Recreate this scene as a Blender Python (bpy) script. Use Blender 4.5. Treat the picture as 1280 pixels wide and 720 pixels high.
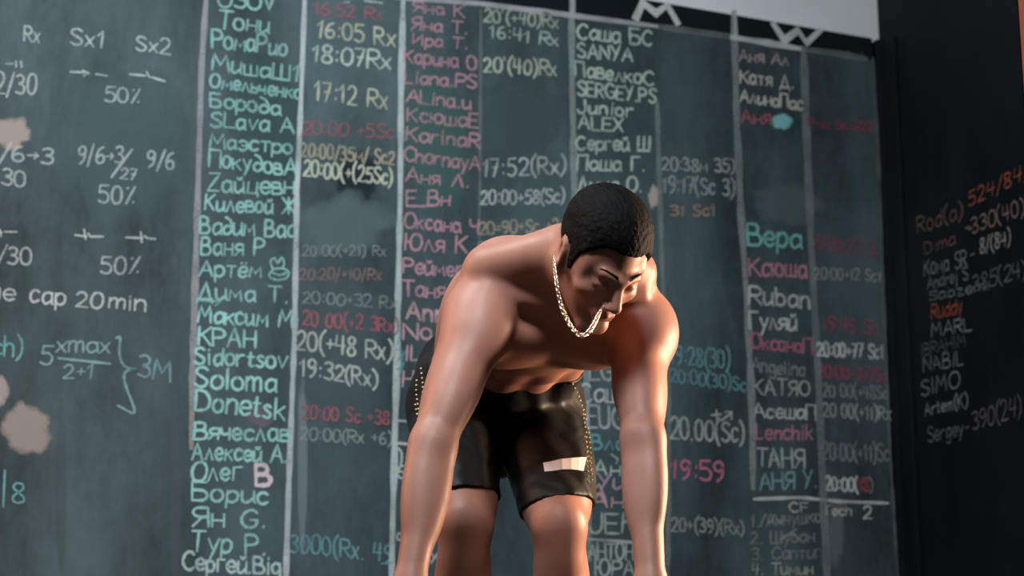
import bpy, math, random
import numpy as np
from mathutils import Vector, Matrix
from mathutils.bvhtree import BVHTree

# ------------------------------------------------------------------ scene, camera, light
for o in list(bpy.data.objects):
    bpy.data.objects.remove(o)
scene = bpy.context.scene
COL = scene.collection
RNG = random.Random(7)

FPX = 2456.0                                   # focal length in pixels of a 1280 wide frame
PITCH, YAW = math.radians(13.6), math.radians(-17.7)
CAM = np.array([0.0, 0.0, 0.08])
RIGHT = np.array([math.cos(YAW), math.sin(YAW), 0.0])
FWD = np.array([-math.sin(YAW) * math.cos(PITCH), math.cos(YAW) * math.cos(PITCH), math.sin(PITCH)])
UP = np.cross(RIGHT, FWD)

cam_data = bpy.data.cameras.new('camera')
cam_data.sensor_width = 36.0
cam_data.lens = FPX / 1280.0 * 36.0
cam_data.clip_start = 0.05
cam_data.dof.use_dof = True
cam_data.dof.focus_distance = 3.4
cam_data.dof.aperture_fstop = 4.5
cam = bpy.data.objects.new('camera', cam_data)
COL.objects.link(cam)
cam.location = CAM
cam.rotation_euler = (math.pi / 2 + PITCH, 0, YAW)
scene.camera = cam

scene.view_settings.view_transform = 'Standard'
scene.view_settings.look = 'None'
scene.view_settings.gamma = 1.0
scene.view_settings.use_curve_mapping = False
scene.view_settings.exposure = 0.0

world = bpy.data.worlds.new('room_world')
scene.world = world
world.use_nodes = True
wb = world.node_tree.nodes['Background']
wb.inputs['Color'].default_value = (0.42, 0.62, 0.75, 1)
wb.inputs['Strength'].default_value = 0.08


def area_light(name, loc, target, size, size_y, power, color, spread=180):
    d = bpy.data.lights.new(name, 'AREA')
    d.shape = 'RECTANGLE'
    d.size, d.size_y = size, size_y
    d.energy = power
    d.color = color
    d.spread = math.radians(spread)
    o = bpy.data.objects.new(name, d)
    COL.objects.link(o)
    o.location = loc
    o.rotation_euler = (Vector(target) - Vector(loc)).to_track_quat('-Z', 'Y').to_euler()
    return o


# soft cool key light from the upper left, the warm lamp low on the right behind the athlete, a cool fill from above and in front
area_light('cool_key_light', (0.0, 3.0, 2.55), (0.9, 4.6, 1.2), 1.0, 0.8, 58, (0.84, 0.96, 1.0))  # added area light shaping the brightness of the board, no actual window here
area_light('warm_lamp_light', (2.52, 3.20, 0.82), (1.1, 3.1, 0.7), 0.25, 0.7, 40, (1.0, 0.68, 0.45), 100)
area_light('warm_side_light', (-0.7, 3.9, 1.7), (0.9, 3.2, 0.8), 0.4, 0.6, 3.0, (1.0, 0.42, 0.22), 70)
area_light('top_light', (0.5, 1.4, 2.6), (1.1, 3.3, 0.8), 0.6, 0.5, 15, (0.95, 0.95, 1.0), 90)  # added fill that lifts the man's front, not a fixture of the room

# ------------------------------------------------------------------ helpers


def ray(px, py):
    return RIGHT * ((px - 640) / FPX) + UP * ((360 - py) / FPX) + FWD


def P(px, py, d):
    return CAM + ray(px, py) * d


def V(a, b, c):
    """image right, image up, toward the viewer -> world direction"""
    return RIGHT * a + UP * b - FWD * c


def unit(v):
    v = np.asarray(v, float)
    return v / np.linalg.norm(v)


def mesh_obj(name, verts, faces, mat=None, parent=None, smooth=False):
    me = bpy.data.meshes.new(name)
    me.from_pydata([tuple(map(float, v)) for v in verts], [], [tuple(map(int, f)) for f in faces])
    if smooth:
        me.polygons.foreach_set('use_smooth', [True] * len(me.polygons))
    me.update()
    o = bpy.data.objects.new(name, me)
    COL.objects.link(o)
    if mat:
        me.materials.append(mat)
    if parent:
        o.parent = parent
    return o


def box(lo, hi):
    x0, y0, z0 = lo
    x1, y1, z1 = hi
    v = [(x0, y0, z0), (x1, y0, z0), (x1, y1, z0), (x0, y1, z0), (x0, y0, z1), (x1, y0, z1), (x1, y1, z1), (x0, y1, z1)]
    f = [(3, 2, 1, 0), (4, 5, 6, 7), (0, 1, 5, 4), (1, 2, 6, 5), (2, 3, 7, 6), (3, 0, 4, 7)]
    return v, f


class NT:
    """a small wrapper for building node materials"""

    def __init__(self, name, rough=0.6, spec=0.3):
        self.m = bpy.data.materials.new(name)
        self.m.use_nodes = True
        self.t = self.m.node_tree
        self.b = self.t.nodes['Principled BSDF']
        self.b.inputs['Roughness'].default_value = rough
        self.b.inputs['Specular IOR Level'].default_value = spec

    def n(self, kind, **kw):
        nd = self.t.nodes.new(kind)
        for k, v in kw.items():
            if k.startswith('_'):
                setattr(nd, k[1:], v)
            else:
                nd.inputs[k.replace('__', ' ')].default_value = v
        return nd

    def l(self, a, b):
        self.t.links.new(a, b)

    def coords(self, scale=(1, 1, 1)):
        g = self.n('ShaderNodeNewGeometry')
        mp = self.n('ShaderNodeMapping')
        mp.inputs['Scale'].default_value = scale
        self.l(g.outputs['Position'], mp.inputs['Vector'])
        return mp.outputs['Vector']

    def noise(self, scale, detail=3, rough=0.5, vscale=(1, 1, 1), off=None):
        nd = self.n('ShaderNodeTexNoise', Scale=scale, Detail=detail, Roughness=rough)
        self.l(self.coords(vscale), nd.inputs['Vector'])
        return nd.outputs['Fac']

    def ramp(self, fac, stops):
        r = self.n('ShaderNodeValToRGB')
        e = r.color_ramp.elements
        while len(e) < len(stops):
            e.new(0.5)
        for el, (p, c) in zip(e, stops):
            el.position = p
            el.color = c if len(c) == 4 else (*c, 1)
        self.l(fac, r.inputs['Fac'])
        return r.outputs['Color']

    def mix(self, fac, a, b, mode='MIX'):
        m = self.n('ShaderNodeMix', _data_type='RGBA', _blend_type=mode)
        for sock, v in ((m.inputs[0], fac), (m.inputs[6], a), (m.inputs[7], b)):
            if isinstance(v, (int, float)):
                sock.default_value = v
            elif isinstance(v, tuple):
                sock.default_value = v if len(v) == 4 else (*v, 1)
            else:
                self.l(v, sock)
        return m.outputs[2]

    def math(self, op, a, b=0.0, clamp=False):
        m = self.n('ShaderNodeMath', _operation=op, _use_clamp=clamp)
        for sock, v in ((m.inputs[0], a), (m.inputs[1], b)):
            if isinstance(v, (int, float)):
                sock.default_value = v
            else:
                self.l(v, sock)
        return m.outputs[0]

    def color(self, s):
        if isinstance(s, tuple):
            self.b.inputs['Base Color'].default_value = s if len(s) == 4 else (*s, 1)
        else:
            self.l(s, self.b.inputs['Base Color'])

    def bump(self, h, strength=0.2, dist=0.002):
        bp = self.n('ShaderNodeBump', Strength=strength, Distance=dist)
        self.l(h, bp.inputs['Height'])
        self.l(bp.outputs['Normal'], self.b.inputs['Normal'])

    def alpha(self, s):
        self.l(s, self.b.inputs['Alpha'])


def srgb(r, g, b):
    f = lambda c: (c / 255 / 12.92) if c <= 10 else ((c / 255 + 0.055) / 1.055) ** 2.4
    return (f(r), f(g), f(b))


# ------------------------------------------------------------------ materials of the room


def board_material(name, base, dust, amount, spec=0.25):
    m = NT(name, 0.62, spec)
    cloud = m.noise(1.5, 4, 0.55)
    wipe = m.noise(2.6, 5, 0.6, (1.7, 1.7, 0.4))
    fine = m.noise(60, 3, 0.6, (1, 1, 0.5))
    f = m.math('MULTIPLY', m.math('ADD', m.math('MULTIPLY', cloud, 0.8), m.math('MULTIPLY', wipe, 0.9)), 0.62)
    f = m.math('ADD', f, m.math('MULTIPLY', m.math('SUBTRACT', fine, 0.5), 0.12))
    r = m.ramp(f, [(0.36, (0, 0, 0)), (0.68, (1, 1, 1))])
    fac = m.math('MULTIPLY', r, amount)
    m.color(m.mix(fac, base, dust))
    m.bump(fine, 0.08, 0.001)
    return m.m


M_BOARD = board_material('chalkboard_paint', (0.010, 0.018, 0.022), (0.095, 0.138, 0.152), 0.9)
M_BLACK = board_material('black_header_paint', (0.006, 0.009, 0.012), (0.016, 0.022, 0.026), 0.5, 0.1)
M_RWALL = board_material('black_wall_paint', (0.003, 0.005, 0.0065), (0.014, 0.018, 0.021), 0.6, 0.08)

g = NT('grey_plaster', 0.8, 0.2)
g.color(g.ramp(g.noise(3.0, 4), [(0.3, (0.74, 0.73, 0.77)), (0.7, (0.84, 0.84, 0.85))]))
g.bump(g.noise(90, 3), 0.15, 0.002)
M_GREY = g.m
g = NT('rubber_floor', 0.8, 0.2)
g.color(g.ramp(g.noise(120, 3), [(0.45, (0.015, 0.016, 0.017)), (0.75, (0.06, 0.06, 0.062))]))
g.bump(g.noise(120, 3), 0.2, 0.003)
M_FLOOR = g.m
g = NT('orange_steel', 0.45, 0.5)
g.color(g.ramp(g.noise(30, 3), [(0.3, (0.22, 0.040, 0.018)), (0.7, (0.28, 0.050, 0.02))]))
M_ORANGE = g.m

# ------------------------------------------------------------------ the room
YW = 4.91                                      # face of the chalkboard
XR = 2.728                                     # face of the right wall
ZTOP = 2.173                                   # top edge of the chalkboard


def structure(name, lo, hi, mat):
    o = mesh_obj(name, *box(lo, hi), mat)
    o['kind'] = 'structure'
    return o


structure('floor', (-3.5, -1.5, -0.05), (XR, YW + 0.03, 0.0), M_FLOOR)
structure('wall_back', (-3.5, YW + 0.03, -0.05), (XR + 0.15, YW + 0.15, 3.6), M_GREY)
wall_right = structure('wall_right', (XR, 1.5, -0.05), (XR + 0.12, YW + 0.03, 3.6), M_RWALL)

# board slab with a softened front edge
BX0, BX1 = -2.6, 2.690


def bevel_box(name, lo, hi, mat, w=0.004, parent=None):
    o = mesh_obj(name, *box(lo, hi), mat, parent)
    bv = o.modifiers.new('edge', 'BEVEL')
    bv.width = w
    bv.segments = 2
    return o


board = bevel_box('chalkboard', (BX0, YW, 0.0), (BX1, YW + 0.028, ZTOP), M_BOARD, 0.003)


def ztop(x):
    return ZTOP + (BX1 - x) * 0.0475                  # the board was cut a little higher toward the left


for vv in board.data.vertices:
    if vv.co.z > 1:
        vv.co.z = ztop(vv.co.x)
board['label'] = 'large dark chalkboard across the back wall filled with chalk lists of names and times'
board['category'] = 'chalkboard'
# the cleaner black header strip, above the chalk rule (outline follows the rule)
hz = 2.127
hv, hf = box((1.05, YW - 0.0012, hz), (BX1 - 0.002, YW + 0.001, ZTOP - 0.003))
hv = [(x, y, (ztop(x) - .003 if z > 2.14 else 2.105 + (BX1 - x) * .034)) for x, y, z in hv]
mesh_obj('header_strip', hv, hf, M_BLACK, board)

trim = structure('trim_1', (BX1 + 0.012, YW - 0.004, 0.0), (XR, YW + 0.03, ZTOP - 0.004), M_BLACK)
rb = bevel_box('trim_2', (XR - 0.014, 4.830, 0.0), (XR, YW - 0.004, ZTOP - 0.02), M_RWALL, 0.003)
rb['kind'] = 'structure'

# orange upright of the training rig at the right edge: a square steel tube with holes and a foot plate


def rig_post():
    c0 = P(1289, 45, 3.9)
    x, y = c0[0], c0[1]
    w = 0.0375
    H = 2.9
    holes = [0.25 + 0.1 * i for i in range(26)]
    x0, x1, y0, y1 = x - w + 0.035, x + w + 0.035, y - w, y + w
    vs, fs = [], []

    def quad(a, b, c, d):
        i = len(vs)
        vs.extend((a, b, c, d))
        fs.append((i, i + 1, i + 2, i + 3))

    # four sides with square-ish holes front and left
    def face(o, du, nz):
        o, du, nz = np.array(o), np.array(du), np.array(nz)
        L = np.linalg.norm(du)
        d = du / L
        hw = 0.011
        z = 0.008
        for hzz in holes:
            a, b = hzz - hw, hzz + hw
            quad(o + (0, 0, z), o + du + (0, 0, z), o + du + (0, 0, a), o + (0, 0, a))
            l0, l1 = d * (L / 2 - hw), d * (L / 2 + hw)
            quad(o + (0, 0, a), o + l0 + (0, 0, a), o + l0 + (0, 0, b), o + (0, 0, b))
            quad(o + l1 + (0, 0, a), o + du + (0, 0, a), o + du + (0, 0, b), o + l1 + (0, 0, b))
            z = b
        quad(o + (0, 0, z), o + du + (0, 0, z), o + du + (0, 0, H), o + (0, 0, H))

    face((x0, y0, 0), (x1 - x0, 0, 0), (0, -1, 0))
    face((x1, y0, 0), (0, y1 - y0, 0), (1, 0, 0))
    face((x1, y1, 0), (x0 - x1, 0, 0), (0, 1, 0))
    face((x0, y1, 0), (0, y0 - y1, 0), (-1, 0, 0))
    quad((x0, y0, H), (x1, y0, H), (x1, y1, H), (x0, y1, H))
    o = mesh_obj('rig_post', vs, fs, M_ORANGE)
    sd = o.modifiers.new('wall', 'SOLIDIFY')
    sd.thickness = 0.004
    o['label'] = 'orange upright steel post standing in front of the dark right wall'
    o['category'] = 'post'
    v, f = box((x0 - 0.04, y0 - 0.04, 0.0), (x1 + 0.04, y1 + 0.04, 0.008))
    fp = mesh_obj('foot_plate', v, f, M_ORANGE, o)
    return o


rig_post()

# ------------------------------------------------------------------ chalk writing: a hand-drawn stroke alphabet
# advance | strokes; "~" marks a rounded stroke; capitals are 10 high, small letters 6.5
G = {
 'A': "7|0,0 3.5,10 7,0|1.3,3.6 5.7,3.6", 'B': "6|0,0 0,10|~0,10 3.8,9.8 4.8,7.6 3.6,5.7 0,5.3|~0,5.3 4.6,5 6,2.6 4.6,.3 0,0",
 'C': "6.4|~6.3,8.4 4.4,10 1.6,8.8 0,5 1.4,1.3 4.2,0 6.4,1.5", 'D': "6.4|0,0 0,10|~0,10 4,9.4 6.4,5.5 5,1.2 0,0",
 'E': "5.4|5.4,10 0,10 0,0 5.4,0|0,5.2 4.6,5.2", 'F': "5|0,0 0,10 5.2,10|0,5.4 4.2,5.4",
 'G': "6.8|~6.4,8.4 4.3,10 1.5,8.8 0,5 1.4,1.2 4.2,0 6.4,1.4 6.8,4.2|3.8,4.4 6.9,4.4", 'H': "6.4|0,0 0,10|6.4,0 6.4,10|0,5 6.4,5",
 'I': "2|1,0 1,10", 'J': "5|~4.5,10 4.7,3 3,0 .8,.3 0,2.4", 'K': "6|0,0 0,10|5.8,10 0,4.6|1.6,5.8 6,0", 'L': "5|0,10 0,0 5.2,0",
 'M': "8|0,0 .9,10 4,3.5 7.1,10 8,0", 'N': "6.4|0,0 0,10 6.4,0 6.4,10", 'O': "7|~3.5,10 1,8.7 0,5 1,1.3 3.5,0 6,1.3 7,5 6,8.7 3.5,10",
 'P': "6|0,0 0,10|~0,10 4.2,9.8 6,7.6 4.6,5.2 0,4.6", 'R': "6|0,0 0,10|~0,10 4.2,9.8 5.8,7.6 4.4,5.4 0,4.8|2,4.9 6.2,0",
 'S': "5.6|~5.6,8.7 3.6,10 1,9.2 .5,7 3,5.2 5.5,3.4 5,.9 2.4,0 0,1.4", 'T': "6.4|0,10 6.6,10|3.2,10 3.2,0",
 'U': "6|~0,10 .1,3 1,.6 3,0 5,.6 6,3 6,10", 'V': "6|0,10 3,0 6,10", 'W': "8.4|0,10 2,0 4.2,7 6.4,0 8.4,10", 'X': "6|0,10 6,0|6,10 0,0",
 'Y': "6|0,10 3,4.6|6,10 1.6,0", 'Z': "6|.3,10 6,10 0,0 6.2,0",
 'a': "4.8|~4.6,5.6 2.6,6.6 .4,5 .3,1.6 2,0 4.4,2|4.7,6.5 4.7,1 5.2,0", 'b': "4.6|0,10 0,0|~0,4.5 2,6.5 4.4,5 4.4,1.6 2.2,0 0,1.2",
 'c': "4.4|~4.4,5.4 2.6,6.5 .4,5 .3,1.7 2,0 4.4,1.2", 'd': "4.8|~4.6,5.4 2.6,6.5 .3,4.6 .4,1.4 2,0 4.6,2|4.7,10 4.7,0",
 'e': "4.6|~.4,3.3 4.5,3.6 4,6 2.2,6.6 .4,5 .3,2 2.2,0 4.6,1.2", 'f': "3.4|~3.6,9.4 2.2,10 1.4,8 1.4,0|0,6 3.2,6",
 'g': "4.8|~4.6,5.6 2.6,6.6 .4,5 .4,2 2,.6 4.6,2.6|~4.7,6.5 4.6,-2 2.4,-3.4 .3,-2.4", 'h': "4.6|0,10 0,0|~0,4 1.8,6.4 4,5.8 4.4,3.6 4.4,0",
 'i': "1.6|.8,6.5 .8,0|.8,8.6 .9,9.2", 'j': "2|~1.2,6.5 1.2,-2 0,-3|1.2,8.6 1.3,9.2", 'k': "4.4|0,10 0,0|4.2,6.4 0,2.8|1.4,3.8 4.5,0",
 'l': "1.6|.8,10 .8,0", 'm': "7|0,6.5 0,0|~0,4.4 1.6,6.4 3.2,5.6 3.4,0|~3.4,4.4 5,6.4 6.6,5.6 6.8,0", 'n': "4.6|0,6.5 0,0|~0,4 1.8,6.4 4,5.8 4.4,3.6 4.4,0",
 'o': "4.8|~2.4,6.6 .6,5.6 0,3.3 .6,1 2.4,0 4.2,1 4.8,3.3 4.2,5.6 2.4,6.6", 'p': "4.8|0,6.5 0,-3|~0,4.6 2,6.5 4.6,5.2 4.6,1.8 2.4,0 0,1.2",
 'r': "3.8|0,6.5 0,0|~0,3.6 1.4,5.8 3.8,6.2", 's': "4|~3.8,5.6 2.2,6.6 .5,5.4 2,3.6 3.8,2 2.4,0 0,.8", 't': "3.6|1.6,9 1.6,1 2.4,0 3.6,.6|0,6.2 3.6,6.2",
 'u': "4.8|~0,6.5 .1,1.6 1.8,0 4.2,2|4.6,6.5 4.6,1 5.2,0", 'v': "4.4|0,6.5 2.2,0 4.6,6.8", 'w': "6.4|0,6.5 1.4,0 3.2,4.8 4.8,0 6.4,6.5",
 'x': "4.4|0,6.5 4.4,0|4.4,6.5 0,0", 'y': "4.6|0,6.5 2.4,1|4.8,6.5 1,-3.2", 'z': "4.2|0,6.5 4.2,6.5 0,0 4.4,0",
 'Б': "6|5.6,10 0,10 0,0|~0,5.6 4.4,5.4 6,2.9 4.4,.3 0,0", 'Г': "5|0,0 0,10 5.2,10", 'Д': "7.4|.8,0 3.6,10 6.2,0|-.4,-2.4 0,0 7.2,0 7.2,-2.4",
 'Ж': "8|0,10 8,0|8,10 0,0|4,10 4,0", 'З': "5.4|~0,8.8 2.6,10 5,8.6 4.4,6 2,5.3 4.8,4.6 5.4,2 3.6,.2 0,1.2", 'И': "6.4|0,10 0,0 6.4,10 6.4,0",
 'Л': "6.4|0,0 3.4,10 6.4,0", 'П': "6.4|0,0 0,10 6.4,10 6.4,0", 'У': "6|0,10 3.2,4.6|6,10 1.4,0", 'Ц': "6.6|0,10 0,0 6,0 6,10|6,0 6.8,0 6.8,-2",
 'Ч': "5.6|~0,10 .2,6.4 2,4.8 5.4,5.6|5.5,10 5.5,0", 'Ш': "8.4|0,10 0,0 8.4,0 8.4,10|4.2,10 4.2,0", 'Э': "6|~0,8.6 2.4,10 5.2,8.4 6,5 5,1.4 2.4,0 0,1.4|2.4,5 6,5",
 'Ю': "9|0,10 0,0|0,5 2.6,5|~5.8,10 3.6,8.7 2.7,5 3.6,1.3 5.8,0 8,1.3 9,5 8,8.7 5.8,10", 'Я': "6|6,0 6,10|~6,10 1.8,9.8 .2,7.6 1.6,5.4 6,5|3.6,5 0,0",
 'б': "4.8|~4.6,10 1.4,9 .2,5 .4,1.2 2.4,0 4.6,1.4 4.6,4.2 2.4,5.6 .4,4", 'в': "4.6|0,0 0,6.6|~0,6.6 3.4,6.4 3.6,4.2 0,3.6|~0,3.6 4.4,3.2 4.4,.4 0,0",
 'д': "4.8|~4.4,4 2.2,5.4 .2,3.6 .4,1 2.2,0 4.4,1.6 4.6,5.4 3,9 .4,10.4", 'ж': "6.4|0,6.5 6.4,0|6.4,6.5 0,0|3.2,6.5 3.2,0", 'з': "4|~0,5.8 2,6.6 3.8,5.2 1.6,3.5 4,1.8 2.4,0 0,.8",
 'и': "4.8|~0,6.5 .1,1.4 1.7,0 4.3,2.4|4.6,6.5 4.6,.6 5.2,0", 'й': "4.8|~0,6.5 .1,1.4 1.7,0 4.3,2.4|4.6,6.5 4.6,.6 5.2,0|~1.2,9 2.4,8 3.8,9.2", 'л': "4.8|0,0 2.4,6.6 4.8,0", 'м': "6.4|0,0 .7,6.5 3.2,2.2 5.7,6.5 6.4,0",
 'н': "4.8|0,6.5 0,0|4.8,6.5 4.8,0|0,3.2 4.8,3.2", 'п': "4.8|0,0 0,6.5 4.8,6.5 4.8,0", 'т': "4.8|0,6.5 4.8,6.5|2.4,6.5 2.4,0", 'ц': "5|0,6.5 0,0 4.4,0 4.4,6.5|4.4,0 5.2,-.2 5.2,-2",
 'ч': "4.4|~0,6.5 .2,4 1.6,3 4.2,3.6|4.3,6.5 4.3,0", 'ш': "6.4|0,6.5 0,0 6.4,0 6.4,6.5|3.2,6.5 3.2,0", 'ь': "4.2|0,6.5 0,0|~0,3.6 3.6,3.4 4.2,1.6 3,0 0,0",
 'э': "4.4|~0,5.6 2,6.6 4.2,5 4.2,1.6 2,0 0,1|1.6,3.3 4.3,3.3", 'ю': "6.8|0,6.5 0,0|0,3.3 2,3.3|~4.4,6.6 2.6,5.4 2,3.3 2.6,1 4.4,0 6.2,1 6.8,3.3 6.2,5.4 4.4,6.6",
 'я': "4.6|4.6,0 4.6,6.5|~4.6,6.5 1.4,6.4 .2,4.8 1.4,3.2 4.6,3|2.6,3 0,0", 'г': "4|0,0 0,6.5 4,6.5",
 'ё': "4.6|~.4,3.3 4.5,3.6 4,6 2.2,6.6 .4,5 .3,2 2.2,0 4.6,1.2|1,8.6 1.2,9.3|3.4,8.6 3.6,9.3",
 '0': "5.6|~2.8,10 .7,8.6 0,5 .7,1.4 2.8,0 4.9,1.4 5.6,5 4.9,8.6 2.8,10", '1': "3.4|0,7 2.4,10 2,0", '2': "5.4|~.2,8 1.4,9.8 3.6,9.8 4.8,8 4,5 0,.2|0,.2 5.6,.2",
 '3': "5.2|~0,9 2.4,10 4.6,8.6 4,6.2 1.8,5.4 4.6,4.4 5.2,2 3.4,.2 0,1", '4': "5.6|.8,10 0,4.4 5.4,4.6|4.4,10 3.8,0", '5': "5.4|5.2,10 .8,9.8 .4,5.8|~.4,5.8 3,6.2 5.2,4.2 4.6,1 2.4,0 0,1",
 '6': "5.2|~4.4,9.6 1.6,8 .1,3.6 1,.6 3,0 5,1.4 4.8,4 2.8,5 .4,3.4", '7': "5|0,9.8 5,9.8 1.8,0|1.4,5 4.4,5.2", '8': "5.2|~2.6,5.3 .6,7.4 1.2,9.4 2.8,10 4.6,9 4.4,7 2.6,5.3 .3,2.8 .8,.6 2.6,0 4.8,1 4.8,3 2.6,5.3",
 '9': "5.2|~4.8,7.4 3.2,5.2 .8,5.8 .4,8.4 2.4,10 4.6,9 4.9,6.6 4.2,2.4 1.6,0", '(': "3|~3,11.5 .8,8.4 .3,5 .9,1.2 3,-2", ')': "3|~0,11.5 2.2,8.4 2.7,5 2.1,1.2 0,-2",
 ':': "2|1,6.6 1.1,7.4|1,1.6 1.1,2.4", '.': "1.8|.8,0 1,.7", '/': "4|0,-1.5 4,11", '+': "4.4|0,4.6 4.4,4.6|2.2,6.8 2.2,2.4", '-': "4|0,4.8 4,4.8", '=': "4|0,6 4,6|0,3.4 4,3.4",
 '%': "5.6|.6,0 5,10|1,8.6 1.4,9.2|4.4,.8 4.6,1.4", "'": "1.6|.8,11 .6,8.8", '"': "2.4|.4,10.6 .4,8.8|1.8,10.6 1.8,8.8", '_': "4|0,0 4,0", '>': "5|0,4.8 5,4.8|3.4,6.6 5,4.8 3.4,3",
 '|': "1.6|.8,12 .8,-3", ' ': "3.4|",
}
for a, b in zip('АВЕКМНОРСТХ', 'ABEKMHOPCT' + 'X'):
    G[a] = G[b]
for a, b in zip('аеорсху', 'aeopcxy'):
    G[a] = G[b]
G['к'] = "4.6|0,6.5 0,0|4.4,6.5 0,3|1.4,4 4.7,0"
G['Й'] = G['И'] + "|~2,12.4 3.2,11.2 4.6,12.4"


LIFT, STROKE = [0.0], [0]


def catmull(pts, n=5):
    pts = [np.array(p, float) for p in pts]
    out = []
    closed = np.allclose(pts[0], pts[-1])
    for i in range(len(pts) - 1):
        p1, p2 = pts[i], pts[i + 1]
        p0 = pts[i - 1] if i > 0 else (pts[-2] if closed else 2 * p1 - p2)
        p3 = pts[i + 2] if i + 2 < len(pts) else (pts[1] if closed else 2 * p2 - p1)
        for k in range(n):
            t = k / n
            out.append(0.5 * ((2 * p1) + (-p0 + p2) * t + (2 * p0 - 5 * p1 + 4 * p2 - p3) * t * t + (-p0 + 3 * p1 - 3 * p2 + p3) * t ** 3))
    out.append(pts[-1])
    return out


def glyph(ch):
    adv, *strokes = G[ch].split('|')
    res = []
    for s in strokes:
        if not s.strip():
            continue
        sm = s.startswith('~')
        pts = [tuple(map(float, q.split(','))) for q in s.lstrip('~').split()]
        res.append(catmull(pts) if sm else [np.array(p) for p in pts])
    return float(adv), res


def ribbon(pts, hw, vs, fs, taper=True):
    """a flat chalk stroke of varying width along a 2D path"""
    pts = [np.asarray(p, float) for p in pts]
    q = [pts[0]]
    for a, b in zip(pts[:-1], pts[1:]):            # subdivide long runs so the width can vary
        L = np.linalg.norm(b - a)
        k = max(1, int(L / (hw * 5)))
        for i in range(1, k + 1):
            q.append(a + (b - a) * i / k)
    n = len(q)
    STROKE[0] += 1
    base = len(vs)
    for i, p in enumerate(q):
        t = q[min(i + 1, n - 1)] - q[max(i - 1, 0)]
        t = t / (np.linalg.norm(t) + 1e-9)
        nr = np.array([-t[1], t[0]])
        w = hw * RNG.uniform(0.72, 1.2)
        if i == 0:
            p = p - t * hw * 0.6
            w *= 0.7
        if i == n - 1:
            p = p + t * hw * 0.6
            w *= 0.7
        dl = (STROKE[0] % 16) * 1.5e-5
        vs.append(np.append(p + nr * w, dl))
        vs.append(np.append(p - nr * w, dl))
    for i in range(n - 1):
        a = base + 2 * i
        fs.append((a, a + 1, a + 3, a + 2))


class Surf:
    """a wall plane that chalk is written on: pixel of the photograph -> (u, v) on the plane -> point"""

    def __init__(self, axis, val, eps):
        self.axis, self.val, self.eps = axis, val, eps

    def uv(self, px, py):
        d = ray(px, py)
        t = (self.val - CAM[self.axis]) / d[self.axis]
        p = CAM + d * t
        return np.array([p[0] if self.axis == 1 else -p[1], p[2]])

    def xyz(self, q, lift):
        if len(q) > 2:
            lift = lift + q[2]
        if self.axis == 1:
            return (q[0], self.val - self.eps - lift, q[1])
        return (self.val - self.eps - lift, -q[0], q[1])


BACK = Surf(1, YW, 0.0016)
SIDE = Surf(0, XR, 0.0012)
_chalk = {}


def chalk(rgb, dens=0.72):
    key = (rgb, dens)
    if key not in _chalk:
        m = NT('chalk_stroke', 0.9, 0.1)
        f = m.noise(260, 3, 0.7)
        f2 = m.noise(14, 2, 0.5)
        a = m.math('ADD', m.math('MULTIPLY', f, 0.75), m.math('MULTIPLY', f2, 0.45))
        a = m.ramp(a, [(0.36, (0.30, 0.30, 0.30)), (0.68, (1, 1, 1))])
        gl = (rgb[0] + rgb[1] + rgb[2]) / 3
        m.color(srgb(*[c * .68 + gl * .32 for c in rgb]))
        m.alpha(m.math('MULTIPLY', a, min(1.0, dens * 1.05), True))
        _chalk[key] = m.m
    return _chalk[key]


def flat_mesh(name, surf, vs, fs, mat, parent, under=False):
    LIFT[0] = (LIFT[0] + 0.00003) % 0.0006
    v3 = [surf.xyz(q, LIFT[0] * .5 - .0012 if under else LIFT[0]) for q in vs]
    if surf.axis == 0:
        fs = [tuple(reversed(f)) for f in fs]
    return mesh_obj(name, v3, fs, mat, parent)


def write(text, x0, y0, x1, y1, cap, rgb, w=3.2, dens=0.72, name='name_lettering', surf=BACK, parent=None, slant=0.0):
    """text on the baseline (x0,y0)-(x1,y1), capitals cap pixels high, stroke w pixels wide"""
    a, b = surf.uv(x0, y0), surf.uv(x1, y1)
    top = surf.uv(x0, y0 - cap)
    sv = (top[1] - a[1]) / 10.0
    gap = 1.5
    total = sum(float(G[c].split('|')[0]) + gap for c in text) - gap
    d = b - a
    su = np.linalg.norm(d) / total
    du = d / np.linalg.norm(d)
    pxm = np.linalg.norm(top - a) / cap
    hw = w * pxm / 2
    vs, fs = [], []
    x = 0.0
    for c in text:
        adv, strokes = glyph(c)
        sx, sy = RNG.uniform(0.9, 1.06), RNG.uniform(0.92, 1.06)
        oy = RNG.uniform(-0.35, 0.35)
        sh = RNG.uniform(-0.05, 0.08) + slant
        for s in strokes:
            pts = []
            for p in s:
                u = x + (p[0] + p[1] * sh) * sx
                v = p[1] * sy + oy
                pts.append(a + du * (u * su) + np.array([0, v * sv]))
            ribbon(pts, hw, vs, fs)
        x += adv + gap
    return flat_mesh(name, surf, vs, fs, chalk(rgb, dens), parent)


def lines(name, paths, rgb, w=3.0, dens=0.7, surf=BACK, parent=None, smooth=False):
    """free chalk lines through photo pixels"""
    vs, fs = [], []
    for path in paths:
        pts = [surf.uv(*p) for p in path]
        if smooth:
            pts = catmull(pts, 6)
        pxm = np.linalg.norm(surf.uv(path[0][0] + 1, path[0][1]) - surf.uv(*path[0]))
        if surf is SIDE:
            pxm = abs(surf.uv(path[0][0], path[0][1] - 1)[1] - surf.uv(*path[0])[1])
        ribbon(pts, w * pxm / 2, vs, fs)
    return flat_mesh(name, surf, vs, fs, chalk(rgb, dens), parent)


_smudge = {}


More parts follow.
